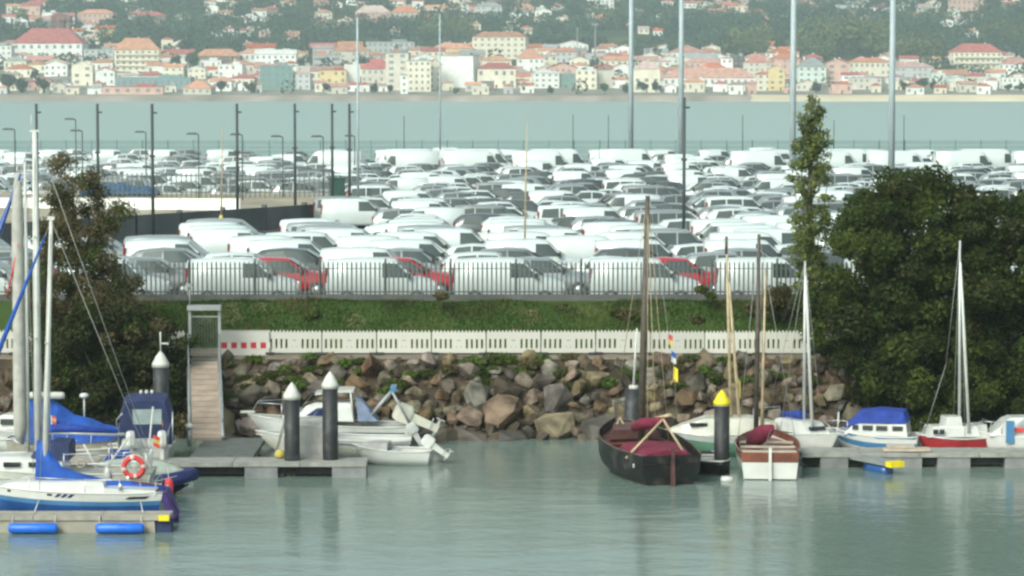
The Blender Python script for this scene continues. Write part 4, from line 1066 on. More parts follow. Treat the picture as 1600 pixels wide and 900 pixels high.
tag(gp, 'grey metal portal with barred gate at the top of the gangway', 'gate')

# ================================================================== pontoons
def pontoon(name, x0, x1, y0, y1, z, floats, label, top='pontoon_concrete', fl='pontoon_float', planks=False):
    o = empty(name, (0, 0, 0))
    n = max(1, round((x1 - x0) / 2.0)) if (x1 - x0) >= (y1 - y0) else max(1, round((y1 - y0) / 2.0))
    for i in range(n):
        mb = MB()
        if (x1 - x0) >= (y1 - y0):
            a, b = x0 + (x1 - x0) * i / n, x0 + (x1 - x0) * (i + 1) / n
            mb.box(((a + b) / 2, (y0 + y1) / 2, z - .07), (b - a - .02, y1 - y0, .14))
        else:
            a, b = y0 + (y1 - y0) * i / n, y0 + (y1 - y0) * (i + 1) / n
            mb.box(((x0 + x1) / 2, (a + b) / 2, z - .07), (x1 - x0, b - a - .02, .14))
        mb.build('deck_slab', M[top], o)
    mb = MB(); mb.box(((x0 + x1) / 2, (y0 + y1) / 2 + .1, z - .29), (x1 - x0 - .3, max(.2, y1 - y0 - .5), .28)); mb.build('shade_underframe', M['rubber'], o)  # black underframe box added to stand in for the shade under the deck
    for (a, b, c, e) in floats:
        mb = MB(); mb.box(((a + b) / 2, (c + e) / 2, (z - .14 - .5) / 2 - .0), (b - a, e - c, z - .14 + .5 - .004), taper=.985); mb.build('float', M[fl], o)
    return tag(o, label, 'pontoon')
DP = 92.35
def fl_px(pairs, D, y0, y1): return [(X(a, D), X(b, D), y0, y1) for a, b in pairs]
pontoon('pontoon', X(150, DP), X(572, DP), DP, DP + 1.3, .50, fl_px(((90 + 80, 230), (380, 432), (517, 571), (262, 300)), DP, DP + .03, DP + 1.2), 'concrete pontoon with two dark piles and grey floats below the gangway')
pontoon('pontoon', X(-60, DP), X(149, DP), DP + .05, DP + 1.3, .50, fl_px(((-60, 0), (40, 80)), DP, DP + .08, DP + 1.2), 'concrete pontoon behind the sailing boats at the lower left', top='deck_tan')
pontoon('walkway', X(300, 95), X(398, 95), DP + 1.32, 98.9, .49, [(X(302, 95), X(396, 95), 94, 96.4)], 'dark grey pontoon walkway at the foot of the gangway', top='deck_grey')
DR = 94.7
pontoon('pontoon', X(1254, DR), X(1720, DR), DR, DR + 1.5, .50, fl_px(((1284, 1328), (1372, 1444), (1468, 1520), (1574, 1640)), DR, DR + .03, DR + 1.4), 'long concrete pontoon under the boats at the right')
DL = 81.0
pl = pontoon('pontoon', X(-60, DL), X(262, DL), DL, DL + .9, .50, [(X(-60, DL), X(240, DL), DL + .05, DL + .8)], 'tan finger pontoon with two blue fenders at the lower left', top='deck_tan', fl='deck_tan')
mb = MB(); mb.box((X(253, DL), DL - .02, .43), (.30, .06, .16)); mb.build('yellow_end', M['yellow_paint'], pl)
for (a, b, m_) in ((8, 86, 'first'), (145, 222, 'second')):
    xa, xb = X(a, DL - .2), X(b, DL - .2); o = empty('fender', ((xa + xb) / 2, DL - .17, .16)); Lf = xb - xa
    mb = MB(); mb.lathe([(.02, -Lf / 2), (.10, -Lf / 2 + .01), (.15, -Lf / 2 + .09), (.15, Lf / 2 - .09), (.10, Lf / 2 - .01), (.02, Lf / 2)], n=14, axis='X'); mb.build('cylinder_body', M['fender_blue'], o)
    for s in (-1, 1):
        mb = MB(); mb.tube([(s * (Lf / 2 - .1), .05, .12), (s * (Lf / 2 - .1), .16, .34)], .012, 5); mb.build('rope', M['white_spar'], o)
    tag(o, f'{"rounded" if m_ == "first" else "square-ended"} blue fender on the tan finger pontoon, ' + ('near the picture edge' if m_ == 'first' else 'towards its yellow end'), 'fender', 'blue fenders')
mb = MB(); mb.box((0, 0, 0), (.42, .5, .62), taper=1.0); o = mb.build('float_block', M['canvas_navy'], pl); o.location = (X(252, DL), DL + .35, .03)
# oblique finger with a yellow end and a blue float at the right
f0, f1 = at(1322, 712, 95.4), at(1400, 741, 92.9); f0.z = f1.z = .42
dd = f1 - f0; o = empty('finger_pontoon', f0, math.atan2(dd.y, dd.x)); Lq = dd.length
mb = MB(); mb.box((Lq / 2, 0, -.06), (Lq, .5, .14)); mb.build('deck_slab', M['galvanised'], o)
mb = MB(); mb.box((Lq - .06, 0, -.05), (.3, .54, .18)); mb.build('yellow_end', M['yellow_paint'], o)
mb = MB(); mb.lathe([(.05, -.6), (.2, -.58), (.22, -.3), (.22, .3), (.2, .58), (.05, .6)], (Lq - 1.0, 0, -.34), 12, 'X'); mb.build('float', M['hull_blue'], o)
tag(o, 'narrow finger pontoon with yellow end and blue float at the right', 'pontoon')
mb = MB(); mb.box((0, 0, 0), (1.55, .5, .09)); mb.box((-.2, .0, .1), (.9, .44, .08)); 
tag(mb.build('bench_plank', M['tan_plank'], None, (X(1418, 95.2), 95.1, .58)), 'pale plank lying on the right pontoon beside the finger', 'plank')

# ================================================================== piles
pm('growth', (0.035, 0.038, 0.02), 0.8, 0.5, 6, bump=.8, alt=(0.09, 0.085, 0.06), altpos=.62)
def pile(px, ytop, D, dia, conemat, label, body='pile_steel', cone_h=.5, tilt=(0, 0), extra=None, base=-1.5):
    zt = Z(ytop, D); o = empty('mooring_pile', (X(px, D), D, base)); H = zt - base - cone_h; r = dia / 2
    mb = MB(); mb.lathe([(r, 0), (r, H * .5), (r * 1.01, H * .5 + .02), (r * 1.01, H)], n=20)
    mb.build('shaft', M[body], o)
    mb = MB(); zw = -base / (H) * H; mb.lathe([(r * 1.03, zw - .4), (r * 1.07, zw - .1), (r * 1.06, zw + .14), (r * 1.035, zw + .34), (r * 1.012, zw + .42)], n=20); mb.build('marine_growth', M['growth'], o)
    if cone_h > .2:
        mb = MB(); mb.lathe([(r * 1.12, H - .03), (r * 1.14, H + .06), (r * .55, H + cone_h * .68), (r * .2, H + cone_h * .9), (.012, H + cone_h)], n=20); mb.build('cone_cap', M[conemat], o)
        mb = MB(); mb.lathe([(r * 1.13, H - .07), (r * 1.13, H - .028)], n=20); mb.build('collar', M['grey_plastic'], o)
    elif cone_h > 0:
        mb = MB(); mb.lathe([(r * .6, H), (r * .55, H + cone_h)], n=14); mb.build('top', M[conemat], o)
    o.rotation_euler = (tilt[1], tilt[0], 0)
    if extra: extra(o, H)
    return tag(o, label, 'mooring pile')
pile(455, 597, 92.9, .50, 'cone_white', 'dark mooring pile with white cone, the shorter of two on the concrete pontoon')
pile(515, 580, 93.1, .50, 'cone_white', 'dark mooring pile with white cone, the taller of two on the concrete pontoon')
def vane(o, H):
    mb = MB(); mb.tube([(0, 0, H + .45), (0, 0, H + 1.15)], .025, 6); mb.box((.14, 0, H + .75), (.26, .03, .05)); mb.build('marker', M['white_spar'], o)
pile(250, 548, 97.6, .52, 'cone_white', 'dark mooring pile with white cone and small marker behind the navy canopy', extra=vane)
pile(1129, 609, 93.6, .50, 'yellow_paint', 'dark mooring pile with bright yellow cone', cone_h=.46)
def pole_up(o, H):
    mb = MB(); mb.tube([(.0, 0, H + .1), (.02, 0, H + 2.1)], [.05, .035], 6); mb.build('white_pole', M['white_spar'], o)
pile(983, 602, 99.3, .56, 'cone_white', 'dark pile without cone behind the black sailing boat', cone_h=.12, tilt=(R(2.5), 0), extra=pole_up)
o = empty('bollard_light', (X(294, 96.5), 96.5, .5)); mb = MB(); mb.tube([(0, 0, 0), (0, 0, .62)], .07, 8); mb.build('stem', M['galvanised'], o)
mb = MB(); mb.lathe([(.13, .62), (.13, .74), (.03, .78)], n=12); mb.build('lamp_cap', M['cone_white'], o); tag(o, 'short service post with white cap at the foot of the gangway', 'service post')
# ================================================================== boats
def hull_pts(L, Bm, fb, fs, draft, tr=.75, full=.55, n=12, flare=.12, rake=.12, sag=.05, lv=(0, .22, .45, .62, .8, 1.0)):
    """half sections from stern (x = -L/2) to bow (x = L/2): list over stations of list over levels of (x, y, z)"""
    out = []
    for i in range(n + 1):
        u = i / n
        if u < .45: b = tr + (1 - tr) * math.sin(u / .45 * math.pi / 2)
        else: b = max(.012, 1 - ((u - .45) / .55) ** (1.6 + full))
        b *= Bm / 2
        zs = fs + (fb - fs) * u ** 1.6 - sag * math.sin(u * math.pi)
        zk = -draft * (1 - u ** 4) + (zs * .25) * u ** 6
        row = []
        for t in lv:
            yy = b * ((1 - flare) * min(1, (t / .5)) ** .55 + flare * t) if t > 0 else 0.0
            x = -L / 2 + L * u - rake * L * (1 - t) * u ** 5 + .05 * L * (1 - t) * (1 - u) ** 6
            row.append((x, yy, zk + (zs - zk) * t))
        out.append(row)
    return out
def make_hull(parent, mats, bands, L, Bm, fb, fs, draft, deck=None, deckmat='gelcoat', deck_drop=.06, toe='gelcoat', **k):
    """bands: material index per level strip; deck: 'flush' or None for an open boat"""
    S = hull_pts(L, Bm, fb, fs, draft, **k); nl = len(S[0])
    mb = MB()
    for sy in (1, -1):
        mb.rings([[(x, sy * y, z) for x, y, z in r] for r in S], closed=False, mats=lambda i, j: bands[min(j, len(bands) - 1)])
    st = S[0]; mb.cur = bands[-1]
    mb.poly([(x, y, z) for x, y, z in st] + [(x, -y, z) for x, y, z in st[:0:-1]])
    h = mb.build('hull', [M[m] for m in mats], parent)
    mb = MB(); rim = []
    for r in S:
        x, y, z = r[-1]; rim.append((x, max(0.004, y - .05), z))
    g = [[(x, y, z - deck_drop), (x, y * .5, z - deck_drop + .02), (x, 0, z - deck_drop + .03), (x, -y * .5, z - deck_drop + .02), (x, -y, z - deck_drop)] for x, y, z in rim]
    mb.rings(g, closed=False); mb.build('deck', M[deckmat], parent)
    mb = MB()
    for sy in (1, -1): mb.tube([(r[-1][0], sy * max(0, r[-1][1] - .012), r[-1][2] + .004) for r in S], .032, 6)
    mb.build('gunwale', M[toe], parent)
    return S
def part(parent, name, mat, f):
    mb = MB(); f(mb); return mb.build(name, [M[m] for m in mat] if isinstance(mat, (list, tuple)) else M[mat], parent)
def tubes(parent, name, mat, lines, r=.014, n=6):
    mb = MB()
    for l in lines: mb.tube(l, r, n)
    return mb.build(name, M[mat], parent)
def cabin(parent, mat, x0, x1, w, z0, h, slope_f=.5, slope_r=.1, taper=.82, name='cabin'):
    """raised trunk with a sloping front"""
    mb = MB()
    a = [(x0, z0), (x1, z0)]; b = [(x0 + slope_r, z0 + h), (x1 - slope_f, z0 + h)]
    lo = [(x0, -w / 2, z0), (x1, -w / 2 * .8, z0), (x1, w / 2 * .8, z0), (x0, w / 2, z0)]
    mi = [(x0 + slope_r * .8, -w / 2 * (taper * .5 + .5), z0 + h * .85), (x1 - slope_f * .8, -w / 2 * .8 * (taper * .5 + .5), z0 + h * .85), (x1 - slope_f * .8, w / 2 * .8 * (taper * .5 + .5), z0 + h * .85), (x0 + slope_r * .8, w / 2 * (taper * .5 + .5), z0 + h * .85)]
    hi = [(x0 + slope_r * 1.2, -w / 2 * taper * .9, z0 + h), (x1 - slope_f * 1.1, -w / 2 * taper * .72, z0 + h), (x1 - slope_f * 1.1, w / 2 * taper * .72, z0 + h), (x0 + slope_r * 1.2, w / 2 * taper * .9, z0 + h)]
    mb.rings([lo, mi, hi], smooth=False)
    return mb.build(name, M[mat], parent)
def mast(parent, mat, x, y, z0, z1, r=.06, dx=0, dy=0, name='mast'):
    return part(parent, name, mat, lambda m: m.tube([(x, y, z0), (x + dx * .5, y + dy * .5, (z0 + z1) / 2), (x + dx, y + dy, z1)], [r, r * .95, r * .6], 10))
def spreaders(parent, mat, x, y, zs, w=.5):
    return part(parent, 'spreader', mat, lambda m: [m.tube([(x, y - w, z + .06), (x, y, z), (x, y + w, z + .06)], .02, 5) for z in zs])
def outboard(parent, loc, tilt, mat='gelcoat', s=1.0):
    """outboard motor; tilt raises the leg aft (towards -x)"""
    Rm = Matrix.Rotation(tilt, 3, 'Y'); L0 = Vector(loc)
    def T(p): return L0 + Rm @ (Vector(p) * s)
    mb = MB(); mb.rings([[T((x * w - .12, y * w2, z)) for x, y in ((-.26, -.14), (.22, -.15), (.26, 0), (.22, .15), (-.26, .14), (-.32, 0))] for z, w, w2 in ((.12, .85, .9), (.2, 1, 1), (.5, 1, 1), (.62, .85, .85), (.66, .5, .5))], smooth=False)
    o = mb.build('outboard_motor', M[mat], parent)
    mb = MB(); mb.rings([[T((x * w - .14 + sh, y * w, z)) for x, y in ((-.12, -.06), (.12, -.06), (.12, .06), (-.12, .06))] for z, w, sh in ((.14, 1.2, 0), (-.3, 1, 0), (-.75, .9, 0))], smooth=False); mb.build('leg', M[mat], o)
    mb = MB(); mb.tube([T((-.38, 0, -.7)), T((.12, 0, -.7))], [.045 * s, .06 * s], 8); mb.box(T((-.2, 0, -.5)), (.34 * s, .2 * s, .03 * s), rot=Rm)
    for a in (0, 2.1, 4.2): mb.box(T((-.42, .09 * math.cos(a), -.7 + .09 * math.sin(a))), (.03 * s, .1 * s, .1 * s), rot=Rm)
    mb.build('propeller', M['gelcoat_grey'], o)
    return o
def flag(parent, p, s, mats, name='flag', w=None):
    mb = MB(); p = Vector(p); n = len(mats); w = w or s * 1.3
    for i in range(n):
        mb.cur = i; g = []
        for q in range(5):
            u = q / 4; g.append([(p.x + w * u, p.y + .05 * s * math.sin(u * 5), p.z - s * i / n - .25 * s * u), (p.x + w * u, p.y + .05 * s * math.sin(u * 5 + .5), p.z - s * (i + 1) / n - .25 * s * u)])
        mb.rings(g, closed=False)
    return mb.build(name, [M[m] for m in mats], parent)
def to_local(o, p):
    return Matrix.Rotation(-o.rotation_euler.z, 3, 'Z') @ (Vector(p) - Vector(o.location))

# ---- B1 white sailing boat with blue band, stern to the right
D = 83.2; xs_ = X(256, D)
b = empty('sailing_boat', (xs_ - 3.2, D, 0), math.pi)                     # bow points left; local +x = world -x
make_hull(b, ['hull_navy', 'hull_blue', 'hull_blue_light', 'gelcoat'], [0, 1, 1, 2, 3], 6.4, 2.2, 1.32, .93, .35, tr=.62, deckmat='gelcoat', flare=.2, lv=(0, .3, .5, .72, .82, 1.0))
cabin(b, 'gelcoat', -1.6, 2.0, 1.5, .9, .34, slope_f=.9, slope_r=.15)
part(b, 'cockpit_coaming', 'gelcoat', lambda m: m.rings([[(-3.0, y, .85), (-3.0, y, 1.0), (-1.5, y * 1.1, 1.08), (-1.5, y * 1.1, .86)] for y in (-.75, .75)], smooth=False))
SP_ = hull_pts(6.4, 2.2, 1.32, .93, .35, tr=.62, flare=.2, lv=(0, .3, .5, .72, .82, 1.0))
def on_side(x, t):      # a point on the hull side that faces the camera (local +y is world -y)
    for r0_, r1_ in zip(SP_, SP_[1:]):
        if r0_[-1][0] <= x <= r1_[-1][0]:
            k = (x - r0_[-1][0]) / (r1_[-1][0] - r0_[-1][0]); a = Vector(r0_[-1]).lerp(Vector(r1_[-1]), k); c = Vector(r0_[-2]).lerp(Vector(r1_[-2]), k); return c.lerp(a, t)
    return Vector((x, 1, .9))
def lx(px): return -(X(px, D - 1) - b.location.x)
def patch(nm, mat, pxs, t0, t1, skew=0):
    q = [(lx(pxs[0]), t0), (lx(pxs[1]), t0), (lx(pxs[1]) - skew, t1), (lx(pxs[0]) - skew, t1)]
    part(b, nm, mat, lambda m: m.rings([[on_side(x, t) + Vector((0, o_, 0)) for x, t in q] for o_ in (-.01, .014)], smooth=False))
patch('hull_window', 'glass_dark', (6, 78), .52, .80); patch('hull_window', 'glass_dark', (192, 224), .30, .62, .12)
for px in (84, 94, 104): patch('navy_stripe', 'hull_navy', (px - 3, px + 3), .42, .85, .12)
part(b, 'rudder', 'canvas_purple', lambda m: m.prism([(-3.16, 1.0), (-3.05, 1.02), (-3.42, -.35), (-3.62, -.30), (-3.55, .35)], -.035, .035, 'Y'))
part(b, 'stern_cover', 'canvas_purple', lambda m: m.rings([[(-3.26, y, .90), (-3.05, y, .99), (-3.38, y * .8, .12), (-3.56, y * .8, .18)] for y in (-.66, .66)], smooth=False))
mx = -(X(66, D) - b.location.x); mt_ = to_local(b, at(80, 342, D))
mast(b, 'white_spar', mx, 0, 1.1, mt_.z, .085, dx=mt_.x - mx)
spreaders(b, 'white_spar', (mx + mt_.x) / 2, 0, (5.2,), .45)
part(b, 'masthead', 'white_spar', lambda m: m.box((mt_.x, 0, mt_.z + .02), (.2, .12, .1)))
def cover(m):      # sail cover: tall at the mast, falling aft along the boom
    m.rings([[(x, -w, zl), (x, -w * .55, (zl * .45 + zh * .55)), (x, 0, zh), (x, w * .55, (zl * .45 + zh * .55)), (x, w, zl)] for x, zl, zh, w in
             ((mx + .28, 1.12, 1.25, .06), (mx + .22, 1.10, 2.35, .15), (mx + .05, 1.08, 2.42, .17), (mx - .2, 1.05, 2.0, .25), (mx - .5, 1.02, 1.62, .40), (mx - .9, .98, 1.45, .52), (mx - 1.4, .96, 1.33, .52), (mx - 1.9, .95, 1.2, .30), (mx - 2.4, 1.02, 1.18, .12), (mx - 3.1, .98, 1.1, .08), (mx - 3.5, .95, 1.04, .06))], closed=True, smooth=True)
part(b, 'sail_cover', 'canvas_blue', cover)
fs_ = to_local(b, at(-26, 590, D)); top = Vector((mt_.x, 0, mt_.z - .05)); bow = Vector((3.15, 0, 1.25))
part(b, 'furled_jib', 'canvas_blue', lambda m: m.tube([top.lerp(bow, .06), top.lerp(bow, .2), top.lerp(bow, .5), top.lerp(bow, .9)], [.02, .045, .075, .065], 8))
tubes(b, 'rigging', 'wire', [[top, bow], [top, (-3.1, 0, .85)], [top, (mx, .95, .95)], [top, (mx, -.95, .95)]], .010, 5)
tubes(b, 'guard_rail', 'steel', [[(-3.0, .72, .9), (-3.0, .72, 1.3), (-3.0, -.72, 1.3), (-3.0, -.72, .75)], [(-3.0, .72, 1.3), (-1.0, .98, 1.35)], [(-1.0, .98, .8), (-1.0, .98, 1.38)], [(.6, 1.0, .9), (.6, 1.0, 1.45)], [(-1.0, .98, 1.35), (.6, 1.0, 1.42)]], .014)
part(b, 'tiller', 'varnish', lambda m: m.tube([(-3.05, 0, 1.05), (-2.2, .1, 1.2)], .025, 6))
for y in (-.82, .82): part(b, 'winch', 'steel', lambda m: m.lathe([(.07, 1.05), (.05, 1.12), (.07, 1.2), (.02, 1.21)], (-2.0, y, 0), 10))
for q, z, r_ in ((2.2, 1.1, .13), (2.8, 1.06, .10)): part(b, 'cover_lashing', 'white_spar', lambda m: m.torus((mx - q, 0, z), r_, .012, M=Matrix.Rotation(math.pi / 2, 3, 'Z'), n=14, k=4))
tubes(b, 'mooring_line', 'white_spar', [[(-2.6, 1.0, .72), (-2.75, 1.7, .52)], [(.3, 1.1, .8), (.35, 1.65, .52)]], .016)
tag(b, 'white sailing boat with blue band and blue sail cover beside the finger pontoon', 'sailboat')

# ---- B1b white sailing boat behind it, with lifebuoy
D = 86.0
b = empty('sailing_boat', (X(238, D) - 3.6, D, 0), math.pi)
make_hull(b, ['hull_navy', 'gelcoat', 'gelcoat_cream'], [0, 1, 1, 1, 2], 7.2, 2.2, 1.45, 1.12, .4, tr=.7, deckmat='gelcoat_cream')
cabin(b, 'gelcoat', -1.0, 2.4, 1.5, 1.16, .42, slope_f=.8)
for i in range(3): part(b, 'cabin_window', 'glass_dark', lambda m: m.box((-.2 + i * .75, .70, 1.38), (.5, .1, .14)))
m0 = -(X(57, D) - b.location.x); zt = Z(206, D)
mast(b, 'white_spar', m0, 0, 1.5, zt, .115, dx=0)
spreaders(b, 'white_spar', m0, 0, (zt * .45, zt * .72), .5)
part(b, 'masthead', 'white_spar', lambda m: [m.box((m0, 0, zt + .03), (.3, .1, .06)), m.tube([(m0 + .1, 0, zt), (m0 + .1, 0, zt + .5)], .012, 5)])
part(b, 'boom', 'aluminium', lambda m: m.tube([(m0 - .1, 0, 2.25), (m0 - 2.6, 0, 2.2)], .05, 8))
part(b, 'sail_cover', 'canvas_royal', lambda m: m.tube([(m0 - .12, 0, 2.36), (m0 - 1.0, 0, 2.38), (m0 - 2.4, 0, 2.28)], [.13, .13, .06], 8))
bx = -3.45
tubes(b, 'pushpit_rail', 'steel', [[(bx + .7, .8, 1.1), (bx + .65, .8, 1.75), (bx, .6, 1.75), (bx, -.6, 1.75), (bx + .65, -.8, 1.75), (bx + .7, -.8, 1.1)], [(bx, .6, 1.1), (bx, .6, 1.75)], [(bx, -.6, 1.1), (bx, -.6, 1.75)], [(bx + .65, .8, 1.75), (bx + 2.4, 1.0, 1.72)], [(bx + 2.4, 1.0, 1.15), (bx + 2.4, 1.0, 1.75)], [(bx + .65, -.8, 1.45), (bx + 2.4, -1.0, 1.45)], [(bx + .0, .6, 1.43), (bx + .65, .8, 1.43), (bx + 2.4, 1.0, 1.43)]], .017)
tubes(b, 'strut', 'white_spar', [[(bx + 1.3, .5, 1.15), (bx + .55, .3, 2.15)], [(bx + 1.45, .5, 1.15), (bx + 1.9, .4, 1.95)], [(bx + .1, -.3, 1.1), (bx - .1, -.3, 3.0)]], .03)
tubes(b, 'rigging', 'wire', [[(m0, 0, zt), (bx, 0, 1.75)], [(m0, 0, zt), (3.5, 0, 1.5)], [(m0, 0, zt - .1), (m0, 1.0, 1.2)], [(m0, 0, zt - .1), (m0, -1.0, 1.2)], [(m0, 0, zt * .6), (m0 - .3, .9, 1.2)]], .011, 5)
part(b, 'spray_hood', 'canvas_navy', lambda m: m.rings([[(x, -w, 1.5), (x, -w * .8, z), (x, 0, z + .06), (x, w * .8, z), (x, w, 1.5)] for x, w, z in ((-1.15, .75, 2.0), (-.7, .78, 2.05), (.0, .6, 1.62))], smooth=False))
part(b, 'steering_wheel', 'steel', lambda m: m.torus((bx + 1.15, 0, 1.62), .34, .02, M=Matrix.Rotation(math.pi / 2, 3, 'Z'), n=18, k=5))
part(b, 'raft_canister', 'gelcoat', lambda m: m.lathe([(.02, -.3), (.16, -.28), (.18, 0), (.16, .28), (.02, .3)], (bx + .35, .1, 1.36), 12, 'Y'))
part(b, 'rope_coil', 'tan_plank', lambda m: m.torus((bx + 1.9, .98, 1.45), .12, .025, n=14, k=5))
part(b, 'rope_coil', 'tan_plank', lambda m: m.torus((bx + .5, -.82, 1.4), .13, .025, n=14, k=5))
part(b, 'rail_outboard', 'gelcoat_grey', lambda m: m.rings([[(bx - .02 + x, .35 + y, z) for x, y in ((-.12, -.1), (.12, -.1), (.12, .1), (-.12, .1))] for z in (1.35, 1.62, 1.72)], smooth=False))
flag(b, (bx - .1, -.3, 2.15), .34, ['orange_red', 'yellow_worn', 'orange_red'], w=-.2)
tag(b, 'white sailing boat with steel stern rails carrying the red lifebuoy', 'sailboat')
lb = empty('lifebuoy', at(209, 730, 84.75))
mb = MB(); mb.torus((0, 0, 0), .285, .085, matf=lambda i, j: 0 if (i % 5) else 1, n=20, k=8); mb.build('ring', [M['orange_red'], M['white_plastic']], lb)
mb = MB(); mb.torus((0, 0, 0), .375, .012, n=20, k=5); mb.build('grab_line', M['white_spar'], lb)
tag(lb, 'red lifebuoy ring hung on the stern rail of the white sailing boat', 'lifebuoy')
fd = empty('fender', at(264, 765, 84.4)); mb = MB(); mb.lathe([(.02, -.33), (.1, -.3), (.13, -.2), (.13, .2), (.1, .3), (.03, .34)], n=12); mb.build('float_body', M['orange_red'], fd)
mb = MB(); mb.tube([(0, 0, .33), (-.06, .15, .62)], .012, 5); mb.build('rope', M['white_spar'], fd); tag(fd, 'faded red fender hanging by the stern of the sailing boats', 'fender')

# ---- B2 navy inflatable with pale cover
D = 88.9
b = empty('inflatable_boat', (X(308, D) - 1.75, D, 0), 0)
def tube_path(s): return [(-1.6, s * .55, .32), (-.4, s * .6, .34), (.6, s * .55, .42), (1.2, s * .36, .52), (1.62, 0, .60)]
for s in (-1, 1): part(b, 'tube', 'hull_navy', lambda m: m.tube(tube_path(s), [.22, .23, .23, .22, .2], 12))
part(b, 'bottom', 'hull_navy', lambda m: m.rings([[(x, -w, .25), (x, 0, zk), (x, w, .25)] for x, w, zk in ((-1.5, .5, -.2), (0, .5, -.22), (1.0, .35, .0), (1.45, .1, .3))], closed=False))
part(b, 'cover', 'canvas_greenwhite', lambda m: m.rings([[(x, -w, z0), (x, -w * .7, z1 * .9), (x, 0, z1), (x, w * .7, z1 * .9), (x, w, z0)] for x, w, z0, z1 in ((-1.55, .6, .5, .85), (-1.0, .68, .5, 1.05), (-.2, .7, .5, 1.12), (.5, .62, .55, 1.02), (1.05, .42, .6, .85), (1.3, .2, .66, .74))], smooth=True))
part(b, 'grab_rope', 'white_spar', lambda m: m.tube([(-1.0, -.82, .45), (-.2, -.86, .40), (.6, -.80, .5), (1.15, -.56, .62)], .015, 5))
tag(b, 'navy inflatable boat with pale cover, bow pointing right', 'inflatable boat')

# ---- B5 boat with green stripe and the thick furled sail at the left edge
D = 88.8
b = empty('sailing_boat', (X(62, D) - 3.4, D, 0), 0)
make_hull(b, ['hull_navy', 'gelcoat', 'green_stripe', 'gelcoat'], [0, 1, 2, 2, 3], 6.6, 2.2, 1.3, 1.0, .4, tr=.6)
cabin(b, 'gelcoat', -1.8, 1.6, 1.4, 1.02, .4, slope_f=.8)
m0 = X(41, D) - b.location.x; zt = Z(252, D)
mast(b, 'white_spar', m0, 0, 1.2, zt, .065)
xg = X(29, D) - b.location.x
part(b, 'furled_sail', 'sleeve_grey', lambda m: m.tube([(xg, -.05, 1.55), (xg, -.05, 2.2), (xg, -.05, zt - 1.2), (xg + .02, -.05, zt - .35)], [.12, .20, .18, .07], 12))
tubes(b, 'rigging', 'wire', [[(m0, 0, zt), (m0 - 3.0, 0, 1.3)], [(m0, 0, zt), (3.2, 0, 1.3)], [(m0, 0, zt - .3), (m0 + .5, .9, 1.1)]], .011, 5)
part(b, 'furled_jib', 'canvas_blue', lambda m: m.tube([(m0 - .12, -.1, zt - .4), (m0 - .7, -.1, zt - 1.9), (m0 - 1.6, -.1, zt - 4.2)], [.04, .08, .09], 8))
part(b, 'red_line', 'orange_red', lambda m: m.tube([(m0 - .18, -.2, 7.8), (m0 - .55, -.2, 6.2)], .03, 5))
tubes(b, 'guard_rail', 'steel', [[(3.2, 0, 1.3), (2.6, .5, 1.75), (2.6, -.5, 1.75), (3.2, 0, 1.3)], [(2.6, -.5, 1.75), (1.0, -.95, 1.65)], [(1.0, -.95, 1.1), (1.0, -.95, 1.68)]], .015)
tag(b, 'white sailing boat with green stripe and thick furled sail at the left edge', 'sailboat')

# ---- B4 boat under a blue tarpaulin
D = 96.2
b = empty('covered_boat', (X(118, D), D, 0), 0)
make_hull(b, ['hull_navy', 'gelcoat_cream', 'deck_tan'], [0, 1, 1, 2, 2], 4.6, 1.9, 1.0, .85, .3, tr=.7, deckmat='gelcoat_grey')
part(b, 'tarpaulin', 'canvas_blue', lambda m: m.rings([[(x, -w, z0), (x, -w * .85, z0 + (z1 - z0) * .6), (x, 0, z1), (x, w * .85, z0 + (z1 - z0) * .6), (x, w, z0)] for x, w, z0, z1 in
     ((-1.75, .7, .95, 1.9), (-1.6, .95, .8, 2.25), (-1.0, 1.0, .76, 2.18), (-.6, 1.0, .76, 2.0), (-.1, 1.0, .76, 1.62), (.5, .95, .78, 1.48), (.9, .85, .8, 1.3), (1.4, .66, .85, 1.2), (2.05, .34, .92, 1.08), (2.3, .05, 1.0, 1.04))], smooth=False))
part(b, 'roll', 'white_plastic', lambda m: m.lathe([(.02, -.62), (.1, -.60), (.125, -.5), (.125, .5), (.1, .60), (.02, .62)], (-.98, -.25, 2.28), 12, 'X'))
for x, z in ((-1.1, 1.75), (-.2, 1.4), (.6, 1.25)): part(b, 'tie_rope', 'white_spar', lambda m: m.tube([(x, -1.03, .72), (x + .02, -.97, 1.1), (x + .03, -.8, z)], .014, 5))
tubes(b, 'aerial', 'white_spar', [[(.25, 0, 1.5), (.25, 0, 2.2)]], .03)
part(b, 'radar_dome', 'gelcoat', lambda m: m.lathe([(.04, 2.16), (.15, 2.2), (.16, 2.28), (.08, 2.34)], (.25, 0, 0), 12))
tag(b, 'boat under a bright blue tarpaulin with a white roll on top, behind the left masts', 'boat')

# ---- B3 motor boat with navy canopy, stern towards the camera
D = 95.8
b = empty('motor_boat', (X(228, D), D, 0), math.pi / 2 + R(4))      # bow away: local +x = world +y
make_hull(b, ['hull_navy', 'gelcoat', 'gelcoat'], [0, 1, 1, 1, 1], 4.6, 1.9, 1.05, .82, .3, tr=.88, deckmat='gelcoat_grey')
hw = .86
part(b, 'canopy', 'canvas_navy', lambda m: m.rings([[(x, -w, .85), (x, -w, z * .75), (x, -w * .8, z * .98), (x, 0, z + .04), (x, w * .8, z * .98), (x, w, z * .75), (x, w, .85)] for x, w, z in ((-1.0, hw * .92, 2.2), (-.9, hw, 2.34), (.4, hw, 2.36), (1.3, hw * .85, 1.6))], smooth=False))
part(b, 'canopy_window', 'clear_vinyl', lambda m: m.box((-1.012, -.06, 1.7), (.03, .95, .5)))
part(b, 'stern_bench', 'gelcoat', lambda m: m.box((-1.75, 0, .92), (.5, 1.5, .25), taper=.95))
